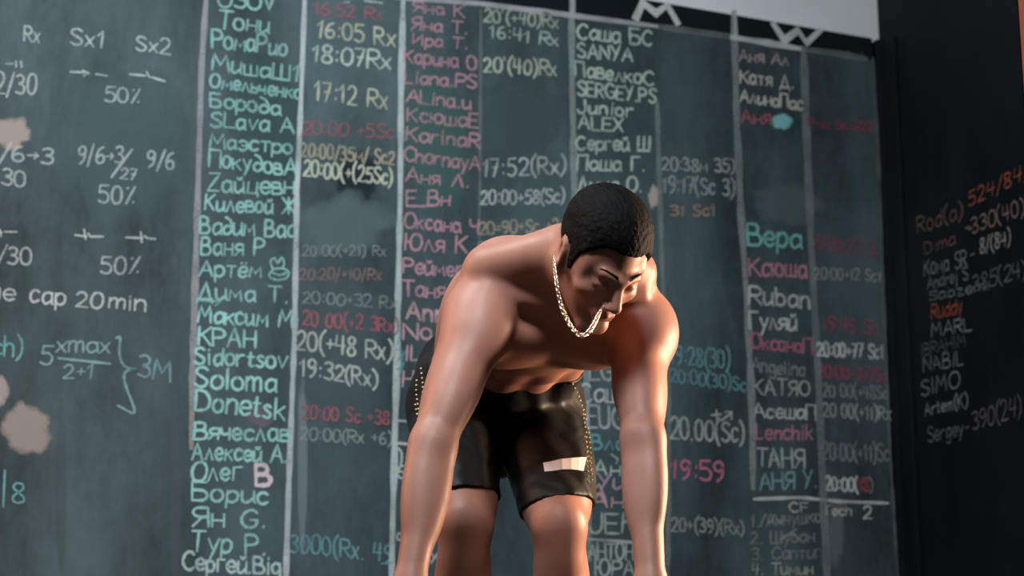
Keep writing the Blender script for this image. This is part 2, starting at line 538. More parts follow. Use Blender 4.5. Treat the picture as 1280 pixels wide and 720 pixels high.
def smudge(name, cx, cy, rx, ry, rgb, dens=0.5, surf=BACK, parent=None, lumps=0.25, stretch=(1, 1, 1), soft=0.45):
    """an irregular rubbed patch of chalk dust: dense in the middle, ragged and thinner at the rim"""
    key = (rgb, dens, stretch)
    if key not in _smudge:
        m = NT('chalk_dust', 0.95, 0.05)
        at = m.n('ShaderNodeAttribute', _attribute_name='rim')
        f = m.noise(26, 5, 0.65, stretch)
        f2 = m.noise(120, 3, 0.6)
        a = m.math('ADD', m.math('MULTIPLY', f, 1.25), m.math('MULTIPLY', f2, 0.40))
        a = m.math('ADD', a, m.math('MULTIPLY', m.math('SUBTRACT', at.outputs['Fac'], 0.5), 1.1))
        a = m.ramp(a, [(0.44, (0, 0, 0)), (0.70, (.55, .55, .55)), (1.0, (1, 1, 1))])
        m.color(srgb(*rgb))
        m.alpha(m.math('MULTIPLY', a, dens, True))
        _smudge[key] = m.m
    c = surf.uv(cx, cy)
    ex, ey = surf.uv(cx + rx, cy) - c, surf.uv(cx, cy + ry) - c
    vs, fs, rim = [c], [], [1.0]
    n = 40
    ph = [RNG.uniform(0, 6.28) for _ in range(4)]
    R = []
    for i in range(n):
        t = 2 * math.pi * i / n
        R.append(1 + lumps * (0.3 * math.sin(2 * t + ph[0]) + 0.35 * math.sin(5 * t + ph[1]) + 0.28 * math.sin(9 * t + ph[2])))
    rings = [(0.5, 0.85), (0.8, 0.5), (1.0, 0.0)]
    for k, (s, rv) in enumerate(rings):
        for i in range(n):
            t = 2 * math.pi * i / n
            vs.append(c + ex * math.cos(t) * R[i] * s + ey * math.sin(t) * R[i] * s)
            rim.append(rv)
    for i in range(n):
        j = (i + 1) % n
        fs.append((0, 1 + j, 1 + i))
        for k in range(2):
            b0, b1 = 1 + k * n, 1 + (k + 1) * n
            fs.append((b0 + i, b0 + j, b1 + j, b1 + i))
    o = flat_mesh(name, surf, vs, fs, _smudge[key], parent, True)
    at = o.data.attributes.new('rim', 'FLOAT', 'POINT')
    at.data.foreach_set('value', rim)
    return o


TURQ, GRN, PINK, WHT = (150, 220, 210), (200, 222, 202), (226, 150, 170), (216, 222, 218)
YEL, RED, TEAL, DIM, LPNK = (220, 218, 178), (205, 92, 108), (105, 185, 190), (165, 178, 174), (238, 172, 186)
GREY = (140, 150, 150)


def part_label(o, s):
    o['label'] = s
    return o


# ---- ruled lines first: each column of writing is a part that carries its rule, its writing are the sub-parts
c_men = part_label(lines('name_column', [[(258, -8), (252, 80), (247, 250), (241, 450), (239, 560)]], (165, 160, 165), 8, 0.75, parent=board), 'turquoise chalk list of names')
c_mt = part_label(lines('time_column', [[(381, -8), (376, 130), (371, 240), (368, 420), (361, 600), (357, 730)]], (190, 197, 200), 6.5, 0.9, parent=board), 'chalk times beside the turquoise names')
c_wom = part_label(lines('name_column', [[(504, -6), (501, 120), (500, 250), (496, 450), (491, 640), (489, 730)]], (185, 198, 198), 7.5, 0.9, parent=board), 'pink chalk list of names')
c_wt = part_label(lines('time_column', [[(601, 12), (600, 180), (599, 300)]], GREY, 4, 0.4, parent=board), 'chalk times beside the pink names')
c_m2 = part_label(lines('name_column', [[(714, -6), (715, 100), (718, 250), (726, 450), (733, 475), (736, 700)]], (150, 165, 165), 8, 0.7, parent=board), 'pale green chalk list of names')
c_m2t = part_label(lines('time_column', [[(821, 128), (824, 220), (828, 350), (833, 420), (836, 540), (834, 730)]], GREY, 6, 0.6, parent=board), 'chalk times beside the pale green names')
c_w2 = part_label(lines('name_column', [[(917, 16), (921, 160), (926, 270), (935, 400), (940, 520), (941, 610)]], (150, 158, 160), 8, 0.65, parent=board), 'chalk list of names in several colours on the right')
c_w2t = part_label(lines('time_column', [[(1004, 60), (1008, 170), (1013, 290), (1021, 440), (1027, 580), (1034, 730)], ], (130, 145, 148), 9, 0.6, parent=board), 'chalk times at the far right of the chalkboard')
c_notes = part_label(lines('workout_notes', [[(88, 90), (108, 91)], [(103, 88), (112, 92), (104, 95)], [(120, 93), (134, 95)],
                     [(162, 93), (182, 95)], [(183, 90), (187, 97)], [(190, 97), (206, 102)],
                     [(8, 80), (16, 80)], [(20, 77), (20, 84)], [(26, 77), (27, 84)],
                     [(94, 294), (108, 296)], [(105, 287), (107, 299)], [(110, 292), (113, 296), (129, 296)],
                     [(157, 297), (178, 298)], [(176, 290), (177, 303)], [(180, 295), (184, 298), (194, 299)],
                     [(-6, 291), (2, 291)], [(0, 287), (1, 296)], [(6, 290), (21, 290)]], WHT, 3, 0.6, parent=board), 'white and teal workout notes')
part_label(lines('board_edge_line', [[(1091, 72), (1098, 200), (1103, 330), (1112, 560), (1122, 725)]], GREY, 3.5, 0.35, parent=board), 'thin chalk line down the right edge')
hd = part_label(lines('header_line', [[(470, -5), (500, -3), (600, 5), (718, 20), (820, 33)], [(716, -5), (716, 20)], [(918, 15), (919, 47)]], (176, 172, 176), 8, 0.9, parent=board), 'chalk line under the header')
lines('chalk_line', [[(915, 47), (960, 54), (999, 61)]], (190, 198, 195), 8, 0.9, parent=hd)
lines('chalk_line', [[(820, 33), (870, 40), (915, 46)], [(1004, 62), (1040, 66), (1082, 74)]], GREY, 8, 0.45, parent=hd)
lines('chalk_letter', [[(795, 22), (803, 4), (820, 17), (834, 7), (846, 28)]], (205, 210, 208), 13, 1.0, parent=hd)
lines('chalk_letter', [[(967, 31), (980, 51), (997, 38), (1008, 54), (1024, 39)]], (205, 210, 208), 12, 1.0, parent=hd)

T = write
# ---- turquoise names
for s, x0, y0, x1, y1, c in [
        ('ОЗОV', 272, 9, 344, 13, 20), ('Тони', 272, 35, 336, 42, 22), ('РомаРио', 265, 59, 358, 70, 22), ('МишаШ1', 265, 88, 374, 102, 20),
        ('Омельченко', 262, 109, 376, 124, 17), ('Борода', 263, 133, 350, 144, 18), ('SLava A', 263, 158, 367, 167, 19), ('Маэстро', 262, 185, 365, 192, 18),
        ('ПокудовА', 261, 208, 370, 220, 21), ('Zайцевн', 259, 239, 367, 243, 22), ('Килевой Ж', 256, 263, 368, 268, 20), ('Вадим Вас', 250, 292, 368, 297, 22),
        ('Ваня Р', 251, 318, 330, 320, 21), ('Артём', 249, 345, 326, 347, 20), ('Дима Т.', 247, 373, 360, 379, 20), ('Максим М', 247, 403, 365, 410, 22),
        ('КРАН', 248, 431, 320, 435, 23), ('Sidortsov', 243, 455, 357, 460, 21), ('Soloma', 243, 484, 345, 490, 25), ('Donetsk', 244, 513, 355, 525, 26),
        ('Вячеслав', 242, 549, 362, 551, 22), ('Алексей А.', 240, 574, 358, 578, 21), ('Олег', 239, 602, 301, 599, 24), ('Борис', 240, 626, 335, 630, 23),
        ('Ян G.', 241, 658, 332, 660, 23), ('Тур Р.', 238, 690, 332, 693, 26), ('Сергей.Big"', 228, 712, 358, 719, 22)]:
    T(s, x0, y0, x1, y1, c, TURQ if y0 < 700 else (180, 215, 208), 3.2 if y0 < 400 else 3.6, .64 if y0 < 200 else 0.76 if y0 < 400 else 1.0, 'name_lettering', parent=c_men)
T('В', 320, 606, 338, 606, 25, (232, 205, 205), 5.5, 0.95, 'name_lettering', parent=c_men)
lines('chalk_doodle', [[(336, 345), (345, 350), (357, 348), (361, 341), (354, 336), (342, 337), (336, 345)], [(341, 337), (338, 327), (343, 323), (347, 329), (352, 322), (355, 329), (353, 336)],
                       [(340, 341), (350, 344), (358, 341)]], TURQ, 2.6, 0.75, parent=c_men, smooth=True)
lines('chalk_underline', [[(246, 376), (276, 377), (269, 382)]], TURQ, 2.6, 0.6, parent=c_men)
# ---- times beside them
for s, x0, y0, x1, y1, c, col, w, d in [
        ('16:52 Rx', 392, 18, 478, 25, 15, RED, 2.8, .6), ('16:05 Rx', 396, 46, 493, 58, 21, YEL, 3, .7), ('18:07Rx', 390, 77, 487, 87, 22, GRN, 3.2, .75),
        ('17:12 Rx', 393, 125, 484, 136, 23, YEL, 2.8, .7), ('20:00 +5Sc', 377, 168, 492, 174, 17, RED, 2.6, .5), ('20:00/35м/ Sc2', 376, 196, 492, 206, 17, (205, 185, 150), 2.8, .7),
        ('20:00(+(25Sc)', 379, 220, 490, 231, 20, (215, 220, 190), 3, .8), ('20:00(+21) Rx', 378, 320, 482, 320, 13, DIM, 2.2, .45), ('20:20/+10/Rx', 375, 350, 476, 350, 14, (185, 130, 115), 2.6, .5),
        ('20:00+32 Rx', 378, 379, 495, 386, 15, DIM, 2.4, .5), ('20 00(+2 3Rx)', 378, 407, 498, 416, 18, RED, 2.8, .75), ('20(+48 Rx)', 370, 437, 490, 450, 23, (205, 212, 195), 3, .8),
        ('19:32(Rx)', 375, 470, 472, 484, 21, (205, 212, 205), 3, .75), ('20:00 Sc +38', 377, 524, 486, 531, 17, RED, 2.6, .7), ('20:00(Rx +6)', 375, 550, 490, 556, 16, DIM, 2.4, .6),
        ('3000(Rx. 49', 362, 690, 490, 703, 23, TEAL, 2.8, .75)]:
    T(s, x0, y0, x1, y1, c, col, w, d, 'time_lettering', parent=c_mt)
lines('chalk_mark', [[(430, 3), (436, 3)], [(455, 1), (478, 4)]], WHT, 3, .5, parent=c_mt)
lines('chalk_mark', [[(476, 705), (490, 703)]], TEAL, 2.4, .6, parent=c_mt)
# ---- pink names
for s, x0, y0, x1, y1, c in [
        ('Яна К', 516, 15, 580, 22, 14), ('Яна Т.', 514, 37, 584, 43, 15), ('Ира Т.', 516, 56, 584, 62, 14), ('Карина О', 505, 78, 596, 88, 17), ('Liana.PS', 506, 104, 595, 111, 16),
        ('ALina.u', 508, 127, 588, 137, 16), ('КсюшаЕ', 509, 151, 598, 160, 17), ('КаrinaR', 507, 176, 600, 185, 17), ('ChornayA', 505, 201, 600, 214, 18), ('Аня Л.', 507, 227, 586, 235, 17),
        ('Е Вн', 508, 258, 562, 257, 18), ('Оксана Ч', 505, 285, 597, 292, 18), ('Юля К', 506, 313, 583, 317, 21), ('Реймер', 504, 341, 580, 346, 19), ('Таня', 503, 370, 556, 373, 19),
        ('Ann', 508, 399, 556, 403, 21), ('No', 504, 424, 540, 425, 20), ('IL', 506, 451, 524, 451, 19), ('Но', 503, 484, 528, 484, 20)]:
    T(s, x0, y0, x1, y1, c, PINK if y0 < 380 else LPNK, 3.1 if y0 != 399 else 4, .6 if y0 < 240 else .72, 'name_lettering', parent=c_wom)
lines('chalk_underline', [[(508, 258), (530, 258), (540, 256)]], PINK, 2.8, .7, parent=c_wom)
lines('chalk_rule', [[(496, 526), (520, 527)], [(495, 554), (519, 556)]], WHT, 3.2, .7, parent=c_wom)
for s, x0, y0, x1, y1, c in [(') l', 497, 586, 516, 578, 22), ('6l', 496, 596, 513, 600, 16), ('l', 504, 618, 509, 618, 18), ('о', 496, 675, 502, 675, 14), ('У', 535, 704, 548, 706, 18)]:
    T(s, x0, y0, x1, y1, c, WHT, 2.6, .7, 'name_lettering', parent=c_wom)
lines('chalk_mark', [[(500, 434), (503, 455), (499, 470)], [(494, 395), (500, 420), (497, 430)], [(498, 450), (506, 440)], [(497, 462), (505, 455)]], TEAL, 4, .5, parent=c_wom)
# ---- times beside the pink names
for s, x0, y0, x1, y1, c, col, w, d in [
        ("20'(+40)Rx", 605, 27, 697, 35, 16, (190, 205, 175), 3, .72), ('16:41 Rx', 612, 47, 697, 58, 15, GRN, 2.8, .6), ("20'(40)Rx", 605, 90, 695, 95, 18, (195, 205, 175), 3.2, .75),
        ('17:52(Rx)', 603, 221, 707, 217, 22, (195, 203, 198), 3, .7), ('20:00+58(Sc)', 601, 256, 705, 253, 17, WHT, 2.8, .6), ('20=90+Sc +21', 599, 294, 706, 288, 16, (200, 185, 150), 2.8, .6), ('8', 597, 318, 608, 318, 15, (170, 165, 155), 2.8, .6)]:
    T(s, x0, y0, x1, y1, c, col, w, d, 'time_lettering', parent=c_wt)
# ---- pale green names
for s, x0, y0, x1, y1, c, col in [
        ('Саша БС', 721, 48, 815, 58, 19, GRN), ('SANYA', 722, 72, 790, 77, 18, GRN), ('ПавелкоС', 719, 95, 816, 107, 18, GRN), ('SERGEY.PS', 722, 119, 820, 129, 17, GRN),
        ('Junior', 722, 141, 791, 146, 16, GRN), ('ALEX', 723, 161, 778, 165, 17, GRN), ('Сергей Ш', 720, 187, 812, 189, 17, GRN), ('Паша Г.', 721, 213, 806, 214, 18, GRN), ('Дима О.', 722, 239, 802, 240, 18, GRN),
        ('EGOR', 737, 475, 800, 475, 25, (205, 205, 195)), ('Саша', 724, 503, 790, 502, 24, WHT), ('EUG', 734, 534, 780, 536, 27, (190, 200, 198)), ('Влад', 739, 562, 795, 562, 17, TEAL),
        ('Аня', 742, 594, 790, 594, 18, GRN), ('YuN', 746, 612, 800, 612, 20, (205, 160, 195)), ('АнГ', 735, 622, 757, 628, 20, LPNK), ('АнГ', 737, 634, 800, 634, 18, LPNK), ('JEK', 737, 665, 795, 667, 24, (185, 200, 185)),
        ('АНТОН', 735, 699, 791, 700, 20, (185, 205, 195)), ('ЮРА', 744, 720, 793, 720, 20, (185, 205, 190))]:
    if s == 'АнГ' and y0 == 622:
        s = 'А'
    T(s, x0, y0, x1, y1, c, col, 3.2, .75, 'name_lettering', parent=c_m2)
lines('chalk_rule', [[(733, 674), (765, 676), (800, 679)]], WHT, 3, .55, parent=c_m2)
lines('chalk_mark', [[(764, 568), (772, 574), (770, 580)]], GRN, 2.6, .6, parent=c_m2)
lines('chalk_mark', [[(713, 112), (716, 130)]], (190, 80, 90), 9, .6, parent=c_m2)
lines('chalk_mark', [[(714, 60), (715, 105)]], TEAL, 9, .6, parent=c_m2)
# ---- times beside the pale green names
for s, x0, y0, x1, y1, c, col, w, d in [
        ('20:38м 35)', 828, 213, 918, 216, 16, (175, 185, 180), 2.8, .65), ('19:17(Sc 3)', 828, 241, 918, 245, 20, (170, 182, 178), 3, .65), ('31 Sc1', 838, 270, 894, 270, 13, (215, 150, 120), 2.6, .65),
        ('19:28(30)', 838, 455, 912, 461, 23, TEAL, 2.8, .6), ('20:00(30)Sc', 838, 477, 932, 489, 17, TEAL, 2.6, .55), ('20.00(Sc)', 838, 549, 930, 553, 26, (185, 195, 180), 3.2, .75),
        ('19:59', 838, 599, 905, 602, 25, (220, 100, 140), 3.6, .85), ('20+(39)(Rx)', 839, 664, 930, 668, 17, (170, 182, 170), 2.8, .65)]:
    T(s, x0, y0, x1, y1, c, col, w, d, 'time_lettering', parent=c_m2t)
lines('chalk_arrow', [[(889, 519), (901, 518)], [(895, 513), (896, 525)], [(901, 526), (914, 516)], [(906, 515), (914, 515), (914, 524)]], WHT, 2.8, .7, parent=c_m2t)
# ---- names on the right of the board
for s, x0, y0, x1, y1, c, col, w in [
        ('Аня Ал', 924, 76, 985, 82, 14, (195, 160, 160), 3), ('Катя Д.', 925, 103, 992, 111, 16, (215, 200, 190), 3), ('АлинаПас', 925, 127, 1003, 138, 16, (212, 206, 186), 3), ('Аня', 927, 154, 963, 156, 17, (200, 85, 110), 3.2),
        ('Вера', 935, 307, 1001, 310, 26, (110, 205, 195), 4), ('Ксюша', 937, 344, 1008, 347, 23, (215, 125, 145), 3.8), ('Ruban', 936, 379, 1012, 386, 23, (205, 208, 200), 3.4), ('Гуляй', 937, 411, 995, 413, 21, (205, 208, 200), 3.6),
        ('ОксанаП', 939, 435, 1015, 443, 18, (205, 95, 125), 3.4), ('Angelina', 939, 464, 1006, 471, 17, GREY, 2.6), ('КАТЯО', 942, 493, 1012, 495, 19, (175, 188, 180), 2.8), ('АсешаП', 942, 521, 1020, 525, 18, (195, 205, 195), 3),
        ('Lenchik', 945, 549, 1015, 550, 18, (215, 115, 150), 3), ('ТАНЯ', 946, 583, 1005, 586, 24, (180, 195, 190), 3), ('АНЯ У.', 950, 612, 1021, 610, 21, (130, 190, 188), 3)]:
    T(s, x0, y0, x1, y1, c, col, w, .78, 'name_lettering', parent=c_w2)
lines('chalk_rule', [[(942, 624), (1000, 622), (1050, 627), (1110, 629)]], (205, 205, 195), 4, .85, parent=c_w2)
for s, x0, y0, x1, y1, c, col, d in [
        ('CF', 987, 640, 1010, 641, 12, (205, 208, 190), .8), ('Tech', 1028, 643, 1064, 645, 12, (195, 198, 180), .75), ('2', 1079, 648, 1090, 648, 15, WHT, .75), ('1. Аннушко', 938, 660, 1026, 652, 16, GREY, .75),
        ('2. Шубан', 938, 680, 1018, 677, 15, GREY, .75), ('3. Cаптиг', 940, 700, 1026, 698, 16, GREY, .7), ('4. Тимин', 940, 719, 1016, 718, 15, (185, 188, 165), .75)]:
    T(s, x0, y0, x1, y1, c, col, 2.6, d, 'name_lettering', parent=c_w2)
lines('chalk_scribble', [[(950, 658), (957, 642), (962, 656), (968, 643), (974, 655), (981, 646)], [(975, 675), (990, 665), (1000, 676)]], (170, 172, 160), 3.4, .55, parent=c_w2)
for s, x0, y0, x1, y1, c, col, w, d in [
        ('Р-xx Sc.1222', 1010, 159, 1092, 165, 11, (170, 60, 85), 2.8, .7), ('20:00+21) Sc', 1016, 311, 1098, 321, 18, (160, 65, 90), 2.6, .65), ('20:00+12 Sc1', 1018, 349, 1101, 352, 14, (160, 162, 150), 2.6, .65),
        ('19:49 Sc', 1029, 414, 1097, 420, 19, (180, 65, 90), 2.6, .7), ('20:00+77 Sc1', 1022, 445, 1104, 448, 17, (200, 210, 208), 3.2, .85), ('20:00+37)Sc', 1022, 472, 1108, 477, 16, (190, 62, 85), 2.8, .7),
        ('20 00(+48Sc', 1029, 496, 1109, 499, 16, GREY, 2.6, .7), ('20 00(+11)Rx', 1029, 521, 1113, 525, 17, (165, 178, 175), 2.6, .75), ('20:00(+11)Sc', 1029, 575, 1111, 577, 22, GREY, 2.6, .7),
        ('20:00(', 1032, 613, 1072, 614, 17, (205, 212, 205), 3, .85)]:
    T(s, x0, y0, x1, y1, c, col, w, d, 'time_lettering', parent=c_w2t)
T('18', 1073, 614, 1086, 614, 16, (190, 75, 75), 3, .8, 'time_lettering', parent=c_w2t)
T(')', 1087, 614, 1092, 614, 17, GREY, 2.4, .7, 'time_lettering', parent=c_w2t)
lines('chalk_mark', [[(1060, 64), (1061, 72)], [(1076, 66), (1082, 74)], [(1058, 70), (1064, 67)]], (150, 60, 75), 3, .7, parent=c_w2t)
# ---- workout notes on the left
for s, x0, y0, x1, y1, c, col, w, d, nm in [
        ('Rx', 30, 51, 49, 54, 20, WHT, 3, .65, 0), ('Sx1', 88, 55, 130, 60, 20, WHT, 3, .65, 0), ('Sx2', 170, 63, 212, 69, 19, WHT, 3, .65, 0), ('12/30', -16, 116, 45, 119, 26, WHT, 3.2, .62, 0),
        ('50%', 131, 127, 176, 130, 19, WHT, 3, .62, 0), ('1/6>3', -14, 200, 65, 205, 21, WHT, 3.2, .6, 0), ('9/6>3', 97, 205, 153, 205, 21, WHT, 3, .6, 0), ('27', 150, 224, 170, 225, 14, WHT, 2.8, .6, 0),
        ('9/6', 183, 209, 217, 213, 21, WHT, 3.2, .6, 0), ('30', 2, 231, 30, 235, 20, WHT, 3.2, .6, 0), ('50%', 123, 253, 169, 256, 22, WHT, 3.2, .6, 0), ('1/30', -16, 330, 39, 331, 22, WHT, 3.2, .6, 0),
        ('50%', 126, 341, 174, 343, 22, WHT, 3.2, .6, 0), ('time', -46, 370, 17, 376, 22, WHT, 3, .7, 0), ('cap', 37, 378, 82, 381, 22, (215, 212, 208), 3.2, .75, 0), ('20', 95, 383, 127, 386, 20, (210, 212, 208), 3.2, .7, 0), ('min', 136, 385, 181, 390, 20, (210, 212, 208), 3.2, .75, 0),
        ('ch)', -10, 443, 28, 447, 24, TEAL, 3.2, .85, 0), ('5', 50, 456, 64, 457, 25, (130, 180, 180), 3.2, .8, 0), ('xmax', 70, 440, 137, 442, 21, (140, 185, 185), 3, .75, 0), ('2+1', 79, 474, 116, 473, 18, (140, 185, 185), 3, .75, 0),
        ('3M', 172, 471, 213, 478, 27, (120, 175, 180), 3.2, .8, 0), ('8', 15, 629, 30, 630, 26, TEAL, 2.8, .8, 0)]:
    T(s, x0, y0, x1, y1, c, col, w * (.88 if col == WHT else .95), d * (.8 if col == WHT else .95), 'note_lettering', parent=c_notes)
lines('chalk_bracket', [[(145, 423), (150, 422), (149, 440), (153, 455), (162, 461), (171, 462), (160, 463), (155, 470), (158, 485), (168, 512), (164, 516), (147, 507)]], (130, 182, 182), 3, .8, parent=c_notes, smooth=True)
lines('chalk_bar', [[(73, 448), (138, 455)]], (130, 182, 182), 3.4, .8, parent=c_notes)
lines('chalk_bar', [[(6, 588), (4, 634)]], TEAL, 2.8, .8, parent=c_notes)
lines('chalk_bar', [[(139, 222), (165, 187)]], WHT, 2.8, .55, parent=c_notes)

# ---- rubbed patches
smudge('chalk_smudge', 33, 537, 34, 36, (160, 147, 142), .8, parent=board, lumps=.14)
smudge('chalk_smudge', -2, 488, 15, 22, (170, 156, 152), .8, parent=board, lumps=.12)
smudge('chalk_smudge', 219, 600, 9, 190, (95, 105, 110), .45, parent=board, lumps=.05)
smudge('chalk_smudge', 76, 610, 8, 130, (90, 102, 108), .35, parent=board, lumps=.05)
smudge('chalk_smudge', 378, 580, 7, 130, (150, 160, 164), .45, parent=board, lumps=.05)
smudge('chalk_smudge', 14, 166, 27, 22, (180, 160, 152), .7, parent=board, lumps=.3)
smudge('chalk_smudge', 978, 152, 15, 11, (125, 180, 182), 1.0, parent=board, lumps=.1)
smudge('chalk_smudge', 817, 246, 8, 16, (190, 175, 165), .8, parent=board)
smudge('damp_patch', 447, 222, 32, 36, (30, 40, 44), .5, parent=board, lumps=.12)
smudge('chalk_smudge', 430, 280, 70, 45, (110, 126, 130), .55, parent=board, stretch=(1, 1, .4))
smudge('chalk_smudge', 640, 150, 70, 70, (85, 100, 104), .5, parent=board, stretch=(1, 1, .35))
smudge('chalk_smudge', 985, 255, 50, 30, (95, 108, 112), .6, parent=board, stretch=(.5, 1, 1.4))
smudge('chalk_smudge', 150, 180, 90, 120, (90, 108, 112), .5, parent=board, stretch=(1, 1, .3))
smudge('chalk_smudge', 330, 150, 60, 90, (70, 95, 95), .4, parent=board, stretch=(1, 1, .4))
smudge('chalk_smudge', 545, 180, 46, 110, (80, 112, 108), .5, parent=board, stretch=(1, 1, .4))
smudge('chalk_smudge', 425, 430, 60, 110, (95, 108, 112), .45, parent=board, stretch=(1, 1, .3))
smudge('chalk_smudge', 690, 640, 50, 100, (85, 100, 105), .5, parent=board, stretch=(1, 1, .3))
smudge('chalk_smudge', 1045, 665, 12, 50, (120, 128, 130), .5, parent=board, stretch=(1, 1, .3))
smudge('chalk_smudge', 328, 520, 20, 16, (150, 130, 140), .35, parent=board)

# ---- writing on the right wall
c_r = lines('workout_notes', [[(1211, 287), (1216, 285)], [(1214, 319), (1219, 317)]], (150, 120, 112), 3, .6, SIDE, wall_right)
for s, x0, y0, x1, y1, c, col, d in [
        ('Rod(a)', 1148, 292, 1204, 272, 20, (150, 100, 85), .7), ('524/84/)', 1212, 258, 1296, 218, 18, (205, 85, 55), .75), ('Dima', 1157, 318, 1195, 305, 15, (150, 85, 75), .65), ('-330(40)', 1208, 295, 1282, 267, 19, (170, 120, 110), .75),
        ('8/(84)', 1226, 317, 1264, 305, 18, (185, 165, 155), .85), ('Кома SR', 1156, 344, 1210, 333, 20, (150, 150, 140), .65), ('Andrej S', 1160, 362, 1211, 349, 15, (130, 140, 138), .6), ('385(24)', 1217, 364, 1284, 345, 20, (120, 122, 120), .6),
        ('Sabzemi', 1162, 376, 1238, 362, 12, (125, 140, 138), .6), ('Ruddy', 1165, 399, 1204, 391, 19, (215, 80, 45), .75), ('MARL', 1165, 421, 1215, 413, 17, (155, 158, 155), .65), ('IBRAHIM', 1152, 445, 1208, 433, 15, (105, 118, 122), .5),
        ('NABIL', 1155, 465, 1205, 456, 18, (145, 150, 148), .65), ('SIMO', 1153, 495, 1200, 483, 20, (150, 155, 152), .65), ('Artem(K)', 1157, 520, 1211, 508, 16, (160, 165, 162), .65), ('Sergey-', 1161, 553, 1212, 542, 18, (130, 135, 133), .6),
        ('390(24)', 1217, 538, 1278, 518, 24, (140, 115, 118), .65)]:
    T(s, x0, y0, x1, y1, c, col, 2.6, d * .72, 'note_lettering', SIDE, c_r)

# ------------------------------------------------------------------ the athlete: one continuous body surface


def n3(v):
    return v / np.linalg.norm(v)


class Field:
    """a blended distance field on a regular grid; surface() returns the continuous quad mesh of its zero level"""

    def __init__(self, lo, hi, h):
        self.h = h
        self.lo = np.array(lo, float)
        self.n = np.ceil((np.array(hi) - self.lo) / h).astype(int) + 1
        self.F = np.full(tuple(self.n), 0.1, np.float32)

    def sub(self, lo, hi):
        i0 = np.clip(np.floor((np.array(lo) - self.lo) / self.h).astype(int), 0, self.n - 1)
        i1 = np.clip(np.ceil((np.array(hi) - self.lo) / self.h).astype(int) + 1, 1, self.n)
        ax = [(self.lo[a] + self.h * np.arange(i0[a], i1[a])).astype(np.float32) for a in range(3)]
        return tuple(slice(i0[a], i1[a]) for a in range(3)), np.meshgrid(*ax, indexing='ij')

    def add(self, prim, k=0.0, neg=False):
        lo, hi, fn = prim
        m = k + 0.012
        sl, (X, Y, Z) = self.sub(lo - m, hi + m)
        if X.size == 0:
            return
        d = fn(X, Y, Z)
        f = self.F[sl]
        if neg:
            if k > 0:
                hh = np.clip(0.5 - 0.5 * (d + f) / k, 0, 1)
                self.F[sl] = f * (1 - hh) - d * hh + k * hh * (1 - hh)
            else:
                self.F[sl] = np.maximum(f, -d)
        elif k > 0:
            hh = np.clip(0.5 + 0.5 * (f - d) / k, 0, 1)
            self.F[sl] = f * (1 - hh) + d * hh - k * hh * (1 - hh)
        else:
            self.F[sl] = np.minimum(f, d)

    def grid(self):
        ax = [(self.lo[a] + self.h * np.arange(self.n[a])).astype(np.float32) for a in range(3)]
        return np.meshgrid(*ax, indexing='ij')

    def surface(self):
        F = self.F
        s = F < 0
        c = np.zeros(tuple(np.array(F.shape) - 1), np.uint8)
        for i in (0, 1):
            for j in (0, 1):
                for k in (0, 1):
                    c += s[i:F.shape[0] - 1 + i, j:F.shape[1] - 1 + j, k:F.shape[2] - 1 + k]
        act = (c > 0) & (c < 8)
        idx = np.full(act.shape, -1, np.int64)
        ijk = np.argwhere(act)
        idx[act] = np.arange(len(ijk))
        acc = np.zeros((len(ijk), 3))
        cnt = np.zeros(len(ijk))
        corners = [(i, j, k) for i in (0, 1) for j in (0, 1) for k in (0, 1)]
        for a in corners:
            for ax in range(3):
                if a[ax] == 0:
                    b = list(a)
                    b[ax] = 1
                    fa = F[ijk[:, 0] + a[0], ijk[:, 1] + a[1], ijk[:, 2] + a[2]]
                    fb = F[ijk[:, 0] + b[0], ijk[:, 1] + b[1], ijk[:, 2] + b[2]]
                    m = (fa < 0) != (fb < 0)
                    t = np.where(m, fa / np.where(m, fa - fb, 1), 0)
                    p = np.tile(np.array(a, float), (len(ijk), 1))
                    p[:, ax] = t
                    acc[m] += p[m]
                    cnt[m] += 1
        verts = self.lo + self.h * (ijk + acc / cnt[:, None])
        quads = []
        for ax in range(3):
            o1, o2 = [(1, 2), (2, 0), (0, 1)][ax]
            sa = np.moveaxis(s, (ax, o1, o2), (0, 1, 2))
            ia = np.moveaxis(idx, (ax, o1, o2), (0, 1, 2))
            d = sa[:-1, 1:-1, 1:-1] != sa[1:, 1:-1, 1:-1]
            q = np.argwhere(d)
            i, j, k = q[:, 0], q[:, 1] + 1, q[:, 2] + 1
            flip = sa[i, j, k]
            f = np.stack([ia[i, j - 1, k - 1], ia[i, j, k - 1], ia[i, j, k], ia[i, j - 1, k]], 1)
            f[~flip] = f[~flip][:, ::-1]
            quads.append(f)
        return verts, np.concatenate(quads)


def cone(a, b, ra, rb):
    """tapered capsule"""
    a, b = np.asarray(a, float), np.asarray(b, float)
    r = max(ra, rb)

    def fn(X, Y, Z):
        ba = b - a
        L = ba @ ba
        px, py, pz = X - a[0], Y - a[1], Z - a[2]
        t = np.clip((px * ba[0] + py * ba[1] + pz * ba[2]) / L, 0, 1)
        return np.sqrt((px - ba[0] * t) ** 2 + (py - ba[1] * t) ** 2 + (pz - ba[2] * t) ** 2) - (ra + (rb - ra) * t)
    return np.minimum(a, b) - r, np.maximum(a, b) + r, fn


